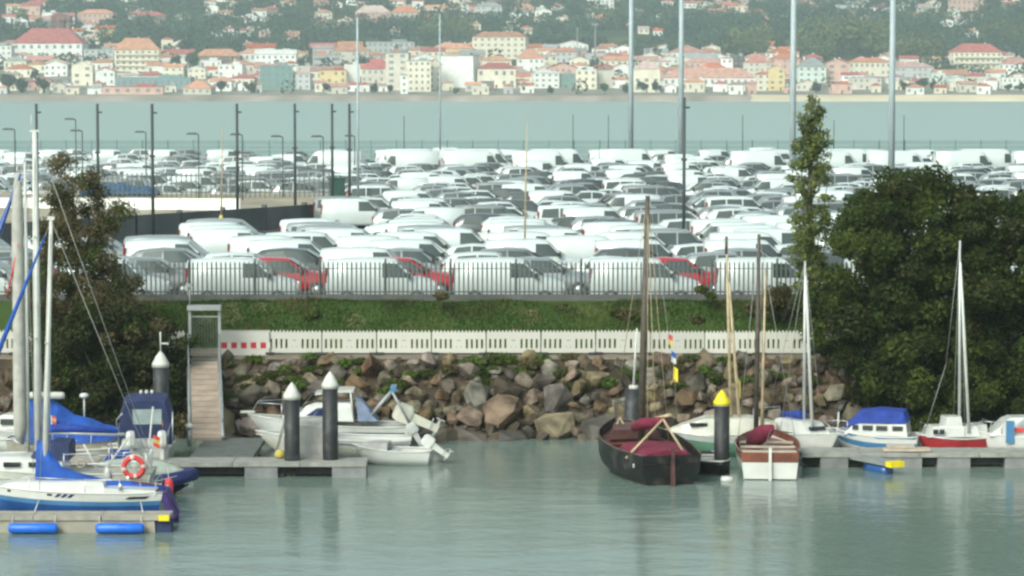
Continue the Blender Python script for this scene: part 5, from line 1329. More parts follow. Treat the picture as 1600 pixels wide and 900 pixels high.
outboard(b, (-2.42, .40, .75), R(6)); outboard(b, (-2.42, -.62, .75), R(6))
tubes(b, 'stern_rail', 'steel', [[(-2.2, .8, .85), (-2.2, .8, 1.35), (-1.1, .86, 1.5)], [(-2.2, -.8, .85), (-2.2, -.8, 1.35), (-1.1, -.86, 1.5)], [(-2.2, -.95, .8), (-2.2, -.95, 2.0)], [(-1.0, .9, .9), (-1.02, .95, 1.6), (-.9, .5, 2.1)]], .02)
flag(b, (-2.2, -.62, 1.75), .28, ['orange_red', 'yellow_paint', 'orange_red'], w=.2)
for y in (-.18, 0, .18): part(b, 'deck_lights', 'gelcoat', lambda m: m.lathe([(.03, 2.37), (.06, 2.41), (.05, 2.49), (.01, 2.51)], (-.2, y, 0), 8))
tag(b, 'white motor boat with navy canopy and clear window, stern to the camera', 'motorboat')
# ---- small blue dinghy on the pontoon edge
D = 91.2
b = empty('dinghy', (X(185, D), D, 0), R(96))
make_hull(b, ['hull_navy', 'canvas_royal', 'canvas_blue'], [0, 1, 1, 2, 2], 2.4, 1.15, .75, .62, .2, tr=.85, deckmat='gelcoat_grey', deck_drop=.2, toe='canvas_blue')
part(b, 'thwart', 'tan_plank', lambda m: m.box((-.1, 0, .56), (.22, 1.0, .04)))
part(b, 'cover', 'canvas_royal', lambda m: m.rings([[(x, -w, .6), (x, -w * .6, z), (x, w * .6, z), (x, w, .6)] for x, w, z in ((-1.12, .48, 1.02), (-.2, .55, 1.1), (.8, .4, .95))], smooth=False))
part(b, 'lettering', 'white_plastic', lambda m: [m.box((-1.18, y, z), (.02, w, h)) for y, z, w, h in ((.12, .84, .03, .12), (.05, .8, .08, .03), (-.04, .84, .03, .1), (-.1, .84, .06, .03), (-.1, .79, .06, .03), (-.18, .83, .03, .1))])
tag(b, 'small blue covered dinghy with white marks on its stern', 'dinghy')

# ---- centre: two white motor boats before the stones
D = 100.6
b = empty('cabin_boat', (X(513, D), D, 0), math.pi)      # bow to the left
make_hull(b, ['hull_navy', 'gelcoat', 'gelcoat'], [0, 1, 1, 1, 1], 5.7, 2.1, 1.12, .75, .35, tr=.8)
cabin(b, 'gelcoat', -.9, 1.55, 1.6, .95, .62, slope_f=1.0, slope_r=.1)
part(b, 'roof', 'gelcoat', lambda m: m.rings([[(x, -w, z), (x, w, z), (x, w, z + .07), (x, -w, z + .07)] for x, w, z in ((-.9, .66, 1.95), (-.4, .7, 1.95), (.45, .55, 1.84))], smooth=False))
part(b, 'windscreen', 'clear_vinyl', lambda m: m.rings([[(1.0, -.7, 1.3), (1.0, .7, 1.3)], [(.5, -.6, 1.92), (.5, .6, 1.92)]], closed=False))
part(b, 'side_window', 'hull_navy', lambda m: m.prism([(-.2, 1.15), (.75, 1.15), (.35, 1.42), (-.2, 1.42)], .76, .79, 'Y'))
part(b, 'canopy', 'canvas_faded', lambda m: m.rings([[(-1.0, y, 1.75), (-1.05, y, .95), (-1.75, y * .9, .93)] for y in (-.7, .7)], closed=True))
tubes(b, 'roof_strut', 'white_spar', [[(-.9, s * .66, .9), (-.8, s * .64, 1.95)] for s in (-1, 1)], .03)
tubes(b, 'arch', 'galvanised', [[(-1.25, .5, .85), (-2.3, .5, 2.02)], [(-1.25, -.5, .85), (-2.3, -.5, 2.02)], [(-2.3, .5, 2.02), (-2.3, -.5, 2.02)], [(-2.85, .5, .85), (-2.25, .5, 1.95)]], .05)
part(b, 'arch_pad', 'hull_blue_light', lambda m: m.box((-2.28, 0, 2.04), (.2, 1.1, .16)))
part(b, 'side_stripe', 'hull_navy', lambda m: m.tube([(-2.7, 1.0, .55), (0, 1.06, .58), (1.2, .9, .68)], .02, 5))
tubes(b, 'bow_rail', 'steel', [[(2.7, 0, 1.2), (2.5, .3, 1.55), (1.6, .75, 1.55)], [(2.7, 0, 1.2), (2.5, -.3, 1.55), (1.6, -.75, 1.55)], [(1.6, .75, 1.0), (1.6, .75, 1.55)], [(1.6, -.75, 1.0), (1.6, -.75, 1.55)]], .016)
part(b, 'anchor_roller', 'gelcoat', lambda m: m.box((2.85, 0, 1.2), (.5, .14, .07)))
outboard(b, (-2.95, 0, .80), R(66), mat='gelcoat_cream', s=1.2)
tag(b, 'white cabin motor boat with blue canopy, arch and tilted outboard before the boulders', 'motorboat')
D = 97.4
b = empty('open_motor_boat', (X(520, D), D, 0), math.pi)
make_hull(b, ['hull_navy', 'gelcoat_cream', 'gelcoat_cream', 'gelcoat'], [0, 1, 1, 2, 3], 5.3, 1.95, .92, .66, .3, tr=.8, deckmat='gelcoat', deck_drop=.12)
part(b, 'console', 'gelcoat', lambda m: m.rings([[(.9, -.45, .75), (.9, .45, .75), (.2, .45, .75), (.2, -.45, .75)], [(.7, -.4, 1.35), (.7, .4, 1.35), (.25, .4, 1.35), (.25, -.4, 1.35)]], smooth=False))
part(b, 'console_screen', 'clear_vinyl', lambda m: m.poly([(.74, -.38, 1.35), (.74, .38, 1.35), (.5, .33, 1.65), (.5, -.33, 1.65)]))
part(b, 'rubbing_strake', 'gelcoat_grey', lambda m: m.tube([(-2.6, .84, .6), (-1, .98, .58), (.6, .97, .65), (1.6, .7, .76)], .03, 5))
part(b, 'side_fender', 'gelcoat_grey', lambda m: m.lathe([(.02, -.3), (.1, -.26), (.11, .2), (.03, .3)], (-1.5, 1.08, .38), 10))
outboard(b, (-2.72, 0, .72), R(30), mat='gelcoat_grey', s=.7)
tag(b, 'low cream open motor boat in front of the cabin motor boat', 'motorboat')
# ---- boat end under grey tarp behind the two piles
D = 95.1
b = empty('tarp_boat', (X(480, D), D, 0), R(90))      # stern towards the camera
make_hull(b, ['hull_navy', 'gelcoat', 'gelcoat'], [0, 1, 1, 1, 1], 2.7, 1.75, .95, .62, .3, tr=.92)
part(b, 'tarpaulin', 'canvas_grey', lambda m: m.rings([[(x, -w, z0), (x, -w * .62, z1), (x, w * .62, z1 + .03), (x, w, z0)] for x, w, z0, z1 in ((-1.46, .93, .46, .60), (-1.36, .90, .52, 1.5), (-.6, .90, .58, 1.66), (.2, .88, .66, 1.6), (.8, .6, .8, 1.2), (1.25, .15, .92, 1.0))], smooth=False))
tubes(b, 'frame', 'white_spar', [[(-1.3, -1.0, .5), (-1.2, -.72, 1.78), (-1.2, .72, 1.8), (-1.3, 1.0, .5)], [(.0, .98, .7), (-.1, .7, 1.76), (-1.2, .72, 1.8)]], .035, 8)
for y in (-.72, .3): part(b, 'fender_row', 'gelcoat', lambda m: m.lathe([(.03, -.2), (.09, -.15), (.09, .15), (.03, .2)], (-1.5, y, .55), 10))
tag(b, 'boat under a grey tarpaulin with white tube frame behind the two piles', 'boat')
# ---- small yellow-stern thing by pile
mb = MB(); mb.lathe([(.03, 0), (.16, .03), (.19, .14), (.12, .26), (.03, .3)], n=12)
tag(mb.build('mooring_buoy', M['yellow_worn'], None, (X(436, 93.4), 93.4, .5)), 'small dull yellow buoy lying beside the shorter pile', 'buoy')

# ---- black traditional sailing boat
D = 93.6
b = empty('traditional_sailboat', (X(1006, D), D, 0), R(90 + 14))
make_hull(b, ['hull_black', 'hull_black', 'hull_black', 'varnish'], [0, 1, 1, 1, 1], 6.4, 2.75, 1.45, .98, .45, tr=.70, full=.9, deckmat='wood_dark_red', deck_drop=.28, toe='wood_mast', flare=.05, rake=.04)
part(b, 'rudder', 'wood_dark_red', lambda m: m.prism([(-3.2, 1.2), (-3.28, 1.2), (-3.46, -.4), (-3.14, -.4)], -.045, .045, 'Y'))
part(b, 'cockpit_cover', 'canvas_red', lambda m: m.rings([[(x, -w, .82), (x, -w * .8, z), (x, 0, z + .08), (x, w * .8, z), (x, w, .82)] for x, w, z in ((-2.7, .8, .98), (-1.9, 1.0, 1.06), (-1.0, 1.05, 1.1), (-.3, .95, 1.02))], smooth=False))
for x in (.4, 1.2, 2.0): part(b, 'thwart', 'varnish', lambda m: m.box((x, 0, .92), (.26, 2.1, .05)))
part(b, 'fore_cover', 'wood_dark_red', lambda m: m.rings([[(x, -w, 1.0), (x, -w * .8, z), (x, w * .8, z), (x, w, 1.0)] for x, w, z in ((.9, .9, 1.32), (1.6, .7, 1.42), (2.3, .4, 1.4))], smooth=False))
part(b, 'stem_post', 'wood_mast', lambda m: m.prism([(3.05, 1.1), (3.22, 1.1), (3.3, 1.95), (3.15, 2.0)], -.06, .06, 'Y'))
mtop = to_local(b, at(1012, 306, D + .2)); mbot = to_local(b, at(1001, 700, D + .2))
mast(b, 'wood_mast', mbot.x, mbot.y, .8, mtop.z, .125, dx=mtop.x - mbot.x, dy=mtop.y - mbot.y)
p0, p1 = to_local(b, at(990, 668, D - .3)), to_local(b, at(1040, 656, D - 1.5))
part(b, 'furled_sail', 'canvas_red', lambda m: m.tube([p0, p0.lerp(p1, .3) + Vector((0, 0, .05)), p0.lerp(p1, .7), p1], [.14, .2, .17, .12], 10))
part(b, 'boom', 'wood_spar', lambda m: m.tube([p0 + Vector((0, 0, .12)), p1 + (p1 - p0).normalized() * .25 + Vector((0, 0, .12))], .055, 8))
p2 = to_local(b, at(1036, 655, D - 1.6))
tubes(b, 'boom_crutch', 'wood_spar', [[p2, to_local(b, at(978, 716, D - 2.4))], [p2, to_local(b, at(1068, 706, D - 2.2))]], .04)
tubes(b, 'fore_strut', 'wood_spar', [[to_local(b, at(968, 652, D + 1.6)), to_local(b, at(952, 696, D + 1.2))], [to_local(b, at(968, 652, D + 1.6)), to_local(b, at(982, 676, D + 1.6))]], .03)
tubes(b, 'rigging', 'wood_spar', [[mtop * .97 + mbot * .03, to_local(b, at(1024, 660, D - 1))], [mtop * .97 + mbot * .03, to_local(b, at(1012, 690, D - .6))], [mtop, to_local(b, at(1045, 690, D + .5))], [mtop, (3.2, 0, 1.9)]], .012, 5)
part(b, 'hull_badge', 'gelcoat_grey', lambda m: m.lathe([(.07, -.02), (.07, .02)], (-2.75, 1.14, .62), 10, 'Y'))
tag(b, 'black wooden sailing boat with red covers and tall brown mast', 'sailboat')
fl_ = empty('signal_flags', at(1044, 520, 93.0))
hd = Vector(fl_.location); ln = [at(1044, 520, 93.0) - hd, at(1051, 560, 93.0) - hd, at(1055, 600, 93.0) - hd, at(1058, 665, 93.0) - hd]
tubes(fl_, 'halyard', 'wire', [[at(1018, 330, 93.4) - hd] + ln], .008, 5)
for (px, py, ms, s) in ((1044, 521, ['orange_red', 'yellow_worn'], .34), (1049, 548, ['canvas_blue', 'gelcoat'], .36), (1052, 572, ['yellow_paint'], .42)):
    flag(fl_, at(px, py, 93.0) - hd, s, ms, w=.15)
tag(fl_, 'three small signal flags, orange, blue and yellow, on a line beside the brown mast', 'flags')

# ---- dark dinghy and mooring at the yellow pile
D = 93.2
b = empty('rowing_boat', (X(1112, D), D + .9, 0), R(-80))
make_hull(b, ['hull_black', 'hull_black', 'rubber'], [0, 1, 1, 1, 2], 3.4, 1.35, .52, .42, .2, tr=.8, deckmat='deck_grey', deck_drop=.1, toe='gelcoat_grey')
for x in (-.7, .1): part(b, 'thwart', 'gelcoat_grey', lambda m: m.box((x, 0, .42), (.22, 1.1, .04)))
part(b, 'tyre_fender', 'rubber', lambda m: m.torus((.2, -.70, .28), .16, .06, n=14, k=6))
tag(b, 'black rowing boat moored beside the yellow-capped pile', 'rowing boat')
mb = MB(); mb.lathe([(.02, -.2), (.10, -.17), (.12, 0), (.10, .17), (.02, .2)], n=12, axis='X')
tag(mb.build('mooring_buoy', M['gelcoat'], None, (X(1137, 91.6), 91.6, .05)), 'white float in the water in front of the yellow-capped pile', 'buoy')
# ---- green boat with pale cover and two tan spars
D = 98.2
b = empty('green_boat', (X(1126, D), D, 0), R(178))
make_hull(b, ['hull_navy', 'hull_green', 'gelcoat_grey'], [0, 1, 1, 1, 2], 4.2, 1.7, .85, .7, .3, tr=.75, deckmat='gelcoat_grey')
part(b, 'cover', 'gelcoat_cream', lambda m: m.rings([[(x, -w, .75), (x, -w * .8, z), (x, w * .8, z), (x, w, .75)] for x, w, z in ((-1.9, .5, 1.12), (-1.0, .75, 1.32), (0, .78, 1.28), (.5, .7, 1.3), (1.3, .5, 1.05), (1.7, .2, .9))], smooth=False))
part(b, 'window', 'glass_dark', lambda m: m.box((.75, .62, 1.1), (.6, .06, .12)))
for (xa, ya, xb, yb_) in ((1135, 372, 1143, 690), (1139, 440, 1158, 690)):
    t_, q_ = to_local(b, at(xa, ya, D)), to_local(b, at(xb, yb_, D)); mast(b, 'wood_spar', q_.x, q_.y, q_.z, t_.z, .06, dx=t_.x - q_.x, dy=t_.y - q_.y)
t_ = to_local(b, at(1135, 374, D)); part(b, 'mast_top', 'wood_mast', lambda m: m.tube([t_ - Vector((0, 0, .5)), t_ + Vector((0, 0, .1))], .05, 8))
flag(b, to_local(b, at(1152, 590, D)), .6, ['yellow_worn'], w=-.12)
tag(b, 'green boat with cream cover and two tan spars behind the yellow-capped pile', 'boat')
# ---- varnished boat with white lower hull, stern to the camera
D = 94.6
b = empty('wooden_sailboat', (X(1200, D), D, 0), R(90 - 3))
make_hull(b, ['hull_red', 'gelcoat', 'gelcoat', 'varnish'], [0, 1, 1, 1, 3], 5.4, 2.12, 1.05, .88, .35, tr=.86, full=.7, deckmat='varnish', deck_drop=.25, toe='varnish')
part(b, 'transom_white', 'gelcoat', lambda m: m.rings([[(x, -.84, .03), (x, -.90, .56), (x, .90, .56), (x, .84, .03)] for x in (-2.735, -2.69)], smooth=False))
part(b, 'transom_wood', 'varnish', lambda m: m.rings([[(x, -.90, .565), (x, -.92, .86), (x, .92, .86), (x, .90, .565)] for x in (-2.735, -2.69)], smooth=False))
part(b, 'rudder', 'gelcoat', lambda m: m.prism([(-2.76, 1.05), (-2.83, 1.05), (-2.95, -.3), (-2.75, -.3)], -.045, .045, 'Y'))
for x in (-1.6, -.4, .8): part(b, 'thwart', 'tan_plank', lambda m: m.box((x, 0, .78), (.26, 1.8, .05)))
mtop = to_local(b, at(1186, 366, D + 1)); mbot = to_local(b, at(1181, 690, D + 1))
mast(b, 'wood_mast', mbot.x, mbot.y, .8, mtop.z, .085, dx=mtop.x - mbot.x, dy=mtop.y - mbot.y)
a_, c_ = to_local(b, at(1196, 420, D + 1)), to_local(b, at(1190, 690, D + .6)); part(b, 'yard', 'wood_spar', lambda m: m.tube([a_, c_], [.03, .06], 8))
p0, p1 = to_local(b, at(1172, 690, D + .6)), to_local(b, at(1206, 668, D - .8))
part(b, 'furled_sail', 'canvas_red', lambda m: m.tube([p0, p0.lerp(p1, .25), p0.lerp(p1, .65), p1], [.16, .30, .28, .12], 10))
part(b, 'boom', 'wood_spar', lambda m: m.tube([p0 - Vector((0, 0, .1)), p1 + Vector((0, 0, .15))], .04, 8))
tubes(b, 'rigging', 'wire', [[mtop, (2.6, 0, 1.1)], [mtop, (.3, .95, .9)], [mtop, (.3, -.95, .9)], [p1, (-2.3, .2, .9)]], .010, 5)
tag(b, 'varnished wooden sailing boat with white lower hull and furled red sail', 'sailboat')
# ---- white sailing boat with blue sail cover, bow-on
D = 97.9
b = empty('sailing_boat', (X(1252, D), D, 0), R(-90 + 28))
make_hull(b, ['hull_navy', 'gelcoat', 'gelcoat'], [0, 1, 1, 1, 1], 4.6, 1.8, 1.0, .8, .35, tr=.7)
cabin(b, 'gelcoat', -.9, 1.2, 1.1, .85, .4, slope_f=.6)
part(b, 'cabin_window', 'glass_dark', lambda m: m.box((1.02, 0, 1.05), (.14, .6, .12)))
t_, q_ = to_local(b, at(1258, 408, D)), to_local(b, at(1256, 690, D)); mast(b, 'aluminium', q_.x, q_.y, 1.0, t_.z, .055, dx=t_.x - q_.x, dy=t_.y - q_.y)
t2, q2 = to_local(b, at(1259, 430, D - .6)), to_local(b, at(1270, 692, D - .9)); part(b, 'furled_jib', 'white_spar', lambda m: m.tube([t2, t2.lerp(q2, .3), q2], [.03, .055, .06], 8))
p0, p1 = to_local(b, at(1256, 648, D)), to_local(b, at(1224, 648, D + 1.2))
part(b, 'sail_cover', 'canvas_royal', lambda m: m.tube([p0, p0.lerp(p1, .4) - Vector((0, 0, .03)), p1], [.16, .19, .12], 10))
tubes(b, 'rail', 'steel', [[(-2.1, .55, .8), (-2.1, .55, 1.45), (-2.1, -.55, 1.45), (-2.1, -.55, .8)], [(2.2, 0, 1.0), (1.9, .3, 1.4), (1.9, -.3, 1.4), (2.2, 0, 1.0)]], .018)
tubes(b, 'rigging', 'wire', [[t_, (q_.x, .85, .9)], [t_, (q_.x, -.85, .9)], [t_, (-2.2, 0, .85)]], .009, 5)
tag(b, 'white sailing boat with small blue sail cover right of the varnished boat', 'sailboat')
# ---- white cabin boat with blue top
D = 97.6
b = empty('cabin_boat', (X(1370, D), D, 0), R(180 - 14))
make_hull(b, ['hull_navy', 'gelcoat', 'hull_blue_light', 'gelcoat'], [0, 1, 1, 2, 3], 3.0, 1.6, .95, .78, .28, tr=.85, full=.6)
cabin(b, 'gelcoat', -1.15, 1.05, 1.35, .8, .46, slope_f=.5, slope_r=.06, taper=.88)
for i, (xx, w_) in enumerate(((-.82, .36), (-.28, .38), (.2, .34), (.62, .2))):
    part(b, 'side_window', 'glass_dark', lambda m: m.box((xx, .635 - max(0, (xx + .3)) * .062, 1.06), (w_, .05, .16)))
part(b, 'blue_top', 'canvas_royal', lambda m: m.rings([[(x, -w, z0), (x, -w * .9, z1), (x, w * .9, z1), (x, w, z0)] for x, w, z0, z1 in ((-1.12, .62, 1.24, 1.3), (-1.0, .64, 1.24, 1.62), (-.2, .64, 1.24, 1.66), (.5, .56, 1.2, 1.6), (1.02, .46, 1.0, 1.06))], smooth=False))
tubes(b, 'bow_rail', 'steel', [[(1.48, 0, .95), (1.3, .25, 1.25), (.9, .5, 1.25)], [(.9, .5, .9), (.9, .5, 1.25)]], .014)
part(b, 'rubbing_strake', 'hull_blue_light', lambda m: m.tube([(-1.45, .68, .74), (-.2, .8, .74), (.8, .6, .82), (1.44, .06, .93)], .03, 5))
tag(b, 'white cabin boat with bright blue canvas top and four side windows', 'motorboat')
b = empty('small_boat', (X(1306, 98.6), 98.9, 0), R(-95))
make_hull(b, ['hull_navy', 'gelcoat', 'gelcoat'], [0, 1, 1, 1, 1], 2.6, 1.1, .85, .7, .2, tr=.7, deckmat='gelcoat_grey')
tubes(b, 'stick', 'white_spar', [[(1.0, .1, .8), (1.0, .14, 1.5)]], .03); part(b, 'thwart', 'tan_plank', lambda m: m.box((-.3, 0, .7), (.22, .9, .04)))
tag(b, 'small pale boat bow-on left of the blue-topped cabin boat', 'rowing boat')
# ---- white and red sailing boat
D = 97.4
b = empty('sailing_boat', (X(1489, D), D, 0), R(180 + 8))
make_hull(b, ['hull_navy', 'hull_red', 'hull_red', 'gelcoat'], [0, 1, 1, 1, 1], 2.4, 1.5, .82, .74, .3, tr=.85, full=.6, toe='gelcoat')
cabin(b, 'gelcoat', -.85, .95, 1.15, .76, .36, slope_f=.25, slope_r=.1)
part(b, 'wheelhouse', 'gelcoat', lambda m: m.box((.02, 0, 1.25), (.6, .8, .36), taper=.85))
for x in (.5, .72): part(b, 'cabin_window', 'glass_dark', lambda m: m.box((x, .58, .96), (.16, .06, .16)))
part(b, 'stern_box', 'gelcoat', lambda m: m.box((-.95, 0, .98), (.4, .8, .34), taper=.9))
t_, q_ = to_local(b, at(1500, 376, D)), to_local(b, at(1499, 680, D)); mast(b, 'aluminium', q_.x, q_.y, 1.0, t_.z, .055, dx=t_.x - q_.x, dy=t_.y - q_.y)
t2, q2 = to_local(b, at(1501, 410, D - .3)), to_local(b, at(1514, 676, D - .5)); part(b, 'backstay_sail', 'white_spar', lambda m: m.tube([t2, t2.lerp(q2, .4), q2], [.025, .05, .055], 8))
tubes(b, 'rigging', 'wire', [[to_local(b, at(1478, 570, D)), to_local(b, at(1443, 680, D))], [t_, to_local(b, at(1478, 570, D))], [t_, (q_.x, .7, .8)], [t_, (q_.x, -.7, .8)]], .011, 5)
tubes(b, 'rail', 'steel', [[(-1.15, .5, .78), (-1.25, .5, 1.25), (-1.25, -.5, 1.25), (-1.15, -.5, .78)], [(1.1, 0, .85), (1.0, .35, 1.2), (1.0, -.35, 1.2), (1.1, 0, .85)]], .016)
tag(b, 'small white and red sailing boat with thin tall mast before the round tree', 'sailboat')
# ---- boat at the right edge
D = 97.2
b = empty('motor_boat', (X(1600, D), D, 0), R(180))
make_hull(b, ['hull_navy', 'gelcoat', 'gelcoat'], [0, 1, 1, 1, 1], 3.4, 1.7, .95, .8, .3, tr=.8)
cabin(b, 'gelcoat', -1.3, 1.2, 1.4, .82, .62, slope_f=.7)
part(b, 'red_stripe', 'orange_red', lambda m: m.rings([[(x, .72 - .02 * (z - .82) * 5, z) for x, z in ((-1.2, .98), (.4, .98), (.4, 1.12), (-1.2, 1.12))], [(x, .66, z) for x, z in ((-1.2, .98), (.4, .98), (.4, 1.12), (-1.2, 1.12))]], smooth=False))
part(b, 'window', 'clear_vinyl', lambda m: m.prism([(-1.0, 1.2), (.3, 1.2), (.1, 1.4), (-1.0, 1.4)], .64, .68, 'Y'))
part(b, 'blue_panel', 'hull_blue_light', lambda m: m.box((.55, .8, 1.0), (.28, .05, .75)))
tubes(b, 'bow_rail', 'steel', [[(1.6, 0, .95), (1.5, .3, 1.3), (.8, .6, 1.3)], [(.8, .6, .85), (.8, .6, 1.3)]], .015)
tag(b, 'white boat with red stripe and blue panel at the right edge', 'motorboat')

# ---- more boats and clutter at the far left
D = 99.0
b = empty('motor_boat', (X(22, D), D, 0), R(172))
make_hull(b, ['hull_navy', 'gelcoat', 'gelcoat_grey'], [0, 1, 1, 1, 2], 3.8, 1.7, .95, .8, .3, tr=.8)
cabin(b, 'gelcoat', -.9, .9, 1.3, .82, .5, slope_f=.5)
part(b, 'side_window', 'glass_dark', lambda m: m.box((-.1, .6, 1.1), (.9, .08, .2)))
tubes(b, 'rail', 'steel', [[(1.7, 0, .95), (1.5, .4, 1.3), (.8, .7, 1.3)], [(.8, .7, .85), (.8, .7, 1.3)], [(-1.7, .6, .8), (-1.7, .6, 1.4), (-1.7, -.6, 1.4), (-1.7, -.6, .8)]], .016)
tag(b, 'small white and grey motor boat behind the thick furled sail', 'motorboat')
D = 94.9
b = empty('small_boat', (X(150, D), D, 0), R(4))
make_hull(b, ['hull_navy', 'gelcoat_grey', 'deck_tan'], [0, 1, 1, 1, 2], 3.4, 1.35, .82, .68, .2, tr=.8, deckmat='gelcoat_grey', deck_drop=.14)
for x in (-.8, .2): part(b, 'thwart', 'tan_plank', lambda m: m.box((x, 0, .62), (.2, 1.1, .04)))
part(b, 'windshield', 'clear_vinyl', lambda m: m.rings([[(.9, -.5, .7), (.9, .5, .7)], [(.6, -.42, 1.05), (.6, .42, 1.05)]], closed=False))
outboard(b, (-1.75, 0, .66), R(12), mat='canvas_navy', s=.75)
tubes(b, 'staff', 'white_spar', [[(-1.5, .4, .7), (-1.55, .42, 1.7)]], .018); flag(b, (-1.55, .42, 1.7), .24, ['orange_red', 'yellow_worn', 'orange_red'], w=.16)
tag(b, 'low tan and grey open boat in front of the blue tarpaulin boat', 'motorboat')
fl2 = [(168, 745, 85.0, 'gelcoat', 'white'), (232, 770, 84.6, 'canvas_navy', 'navy')]
for (px, py, D, m_, w_) in fl2:
    fd = empty('fender', at(px, py, D)); mb = MB(); mb.lathe([(.02, -.26), (.08, -.23), (.1, -.15), (.1, .15), (.08, .23), (.03, .27)], n=12); mb.build('float_body', M[m_], fd)
    mb = MB(); mb.tube([(0, 0, .26), (0, .12, .5)], .01, 5); mb.build('rope', M['white_spar'], fd); tag(fd, f'{w_} fender hanging beside the white sailing boat with the lifebuoy', 'fender')

D = 95.9
b = empty('small_boat', (X(612, D), D, 0), R(174))
make_hull(b, ['hull_navy', 'gelcoat', 'gelcoat'], [0, 1, 1, 1, 1], 2.7, 1.3, .62, .48, .2, tr=.85, deckmat='gelcoat_grey', deck_drop=.12)
part(b, 'thwart', 'gelcoat', lambda m: m.box((-.1, 0, .44), (.24, 1.0, .05)))
part(b, 'cover', 'canvas_grey', lambda m: m.rings([[(x, -w, .5), (x, -w * .7, z), (x, w * .7, z), (x, w, .5)] for x, w, z in ((.1, .58, .72), (.6, .5, .74), (1.1, .25, .66))], smooth=False))
outboard(b, (-1.38, 0, .5), R(55), mat='gelcoat', s=.75)
tag(b, 'low white open boat with small tilted outboard right of the taller pile', 'motorboat')
# ================================================================== trees of the shore
def trunk_mesh(name, base, limbs, r0, mat, parent, n=7):
    mb = MB()
    for pts, r in limbs: mb.tube(pts, [r * (1 - .75 * i / (len(pts) - 1)) for i in range(len(pts))], n)
    return mb.build(name, M[mat], parent)
def clump_set(seed, n, f):
    r = random.Random(seed); out = []
    while len(out) < n:
        c = f(r)
        if c: out.append(c)
    return out
DT = 103.6; ST = F_PX / DT
# the big round tree, built from two crowns standing close together
def px_clumps(D, pts, depth, seed, k=1.0):
    """clumps given as (px, py, radius px) on the face of the tree, plus copies deeper inside"""
    r = random.Random(seed); out = []
    for (px, py, rp) in pts:
        p = at(px, py, D); rad = rp / (F_PX / D) * k
        for q in range(2):
            out.append((p.x + r.gauss(0, rad * .35), D + r.uniform(-depth, depth), p.z + r.gauss(0, rad * .25), rad * r.uniform(.8, 1.1), rad * r.uniform(.8, 1.1), rad * r.uniform(.6, .85)))
    return out
def tree(name, base, limbs, clumps, n, size, mats, label, seed, weights=None, r0=.2, shell=.45, cat='tree', kw=None):
    o = empty(name, base)
    b = Vector(base)
    trunk_mesh('trunk', b, [([Vector(p) - b for p in pts], r) for pts, r in limbs], r0, 'bark', o)
    leaf_cloud('crown', mats, [(c[0] - b.x, c[1] - b.y, c[2] - b.z, *c[3:]) for c in clumps], n, size, o, seed=seed, shell=shell, weights=weights)
    return tag(o, label, cat)
pts = []
rx = random.Random(77)
outline = [(1292, 430, 545), (1300, 420, 560), (1312, 390, 560), (1330, 345, 575), (1350, 315, 640), (1375, 288, 690), (1400, 276, 690), (1430, 276, 690), (1460, 278, 690), (1490, 296, 690), (1520, 306, 690)]
for (px, y0, y1) in outline:
    y = y0 + 16
    while y < y1:
        gap = noise.noise(Vector((px * .02, y * .02, 2.0)))
        if gap > -.34: pts.append((px + rx.uniform(-14, 14), y + rx.uniform(-8, 8), rx.uniform(20, 36)))
        y += rx.uniform(19, 31)
cl = [c for c in px_clumps(DT, pts, 2.1, 3) if c[2] > .25 + max(0, (c[1] - 102.6) * .8)]
b0 = Vector((X(1400, 104.2), 104.2, 1.4))
limbs = [([b0, b0 + Vector((.1, 0, 2)), b0 + Vector((-.2, .1, 4)), b0 + Vector((0, 0, 6.3))], .22)]
for i in range(9):
    a = rx.uniform(0, 6.28); h = rx.uniform(.9, 4.2); e = Vector((math.cos(a) * rx.uniform(1.2, 2.4), math.sin(a) * 1.4, rx.uniform(1.2, 2.4)))
    s = b0 + Vector((0, 0, h)); limbs.append(([s, s + e * .5 + Vector((0, 0, .2)), s + e], .09))
tree('round_tree', b0, limbs, cl, 104000, .105, [M['leaf_dark'], M['leaf_olive'], M['leaf_bush']], 'large round dark green tree on the shore at the right', 5, weights=[.5, .3, .2])
pts = []
for (px, y0, y1) in [(1505, 330, 690), (1535, 312, 700), (1565, 308, 700), (1595, 305, 700), (1625, 300, 700), (1660, 310, 700), (1695, 330, 700), (1725, 380, 690)]:
    y = y0 + 14
    while y < y1:
        if noise.noise(Vector((px * .02, y * .02, 6.0))) > -.55: pts.append((px + rx.uniform(-14, 14), y + rx.uniform(-8, 8), rx.uniform(20, 36)))
        y += rx.uniform(19, 31)
cl = [c for c in px_clumps(DT - .3, pts, 1.9, 8) if c[2] > .3]
b1 = Vector((X(1610, 103.9), 103.9, 1.2))
limbs = [([b1, b1 + Vector((.1, 0, 2)), b1 + Vector((.1, .1, 4)), b1 + Vector((0, 0, 5.6))], .2)]
for i in range(8):
    a = rx.uniform(0, 6.28); s = b1 + Vector((0, 0, rx.uniform(.9, 4))); e = Vector((math.cos(a) * 2, math.sin(a) * 1.3, rx.uniform(1, 2))); limbs.append(([s, s + e * .5 + Vector((0, 0, .2)), s + e], .08))
tree('broad_tree', b1, limbs, cl, 85000, .105, [M['leaf_dark'], M['leaf_olive'], M['leaf_bush']], 'broad dark green tree leaving the picture at the right edge', 6, weights=[.5, .28, .22])
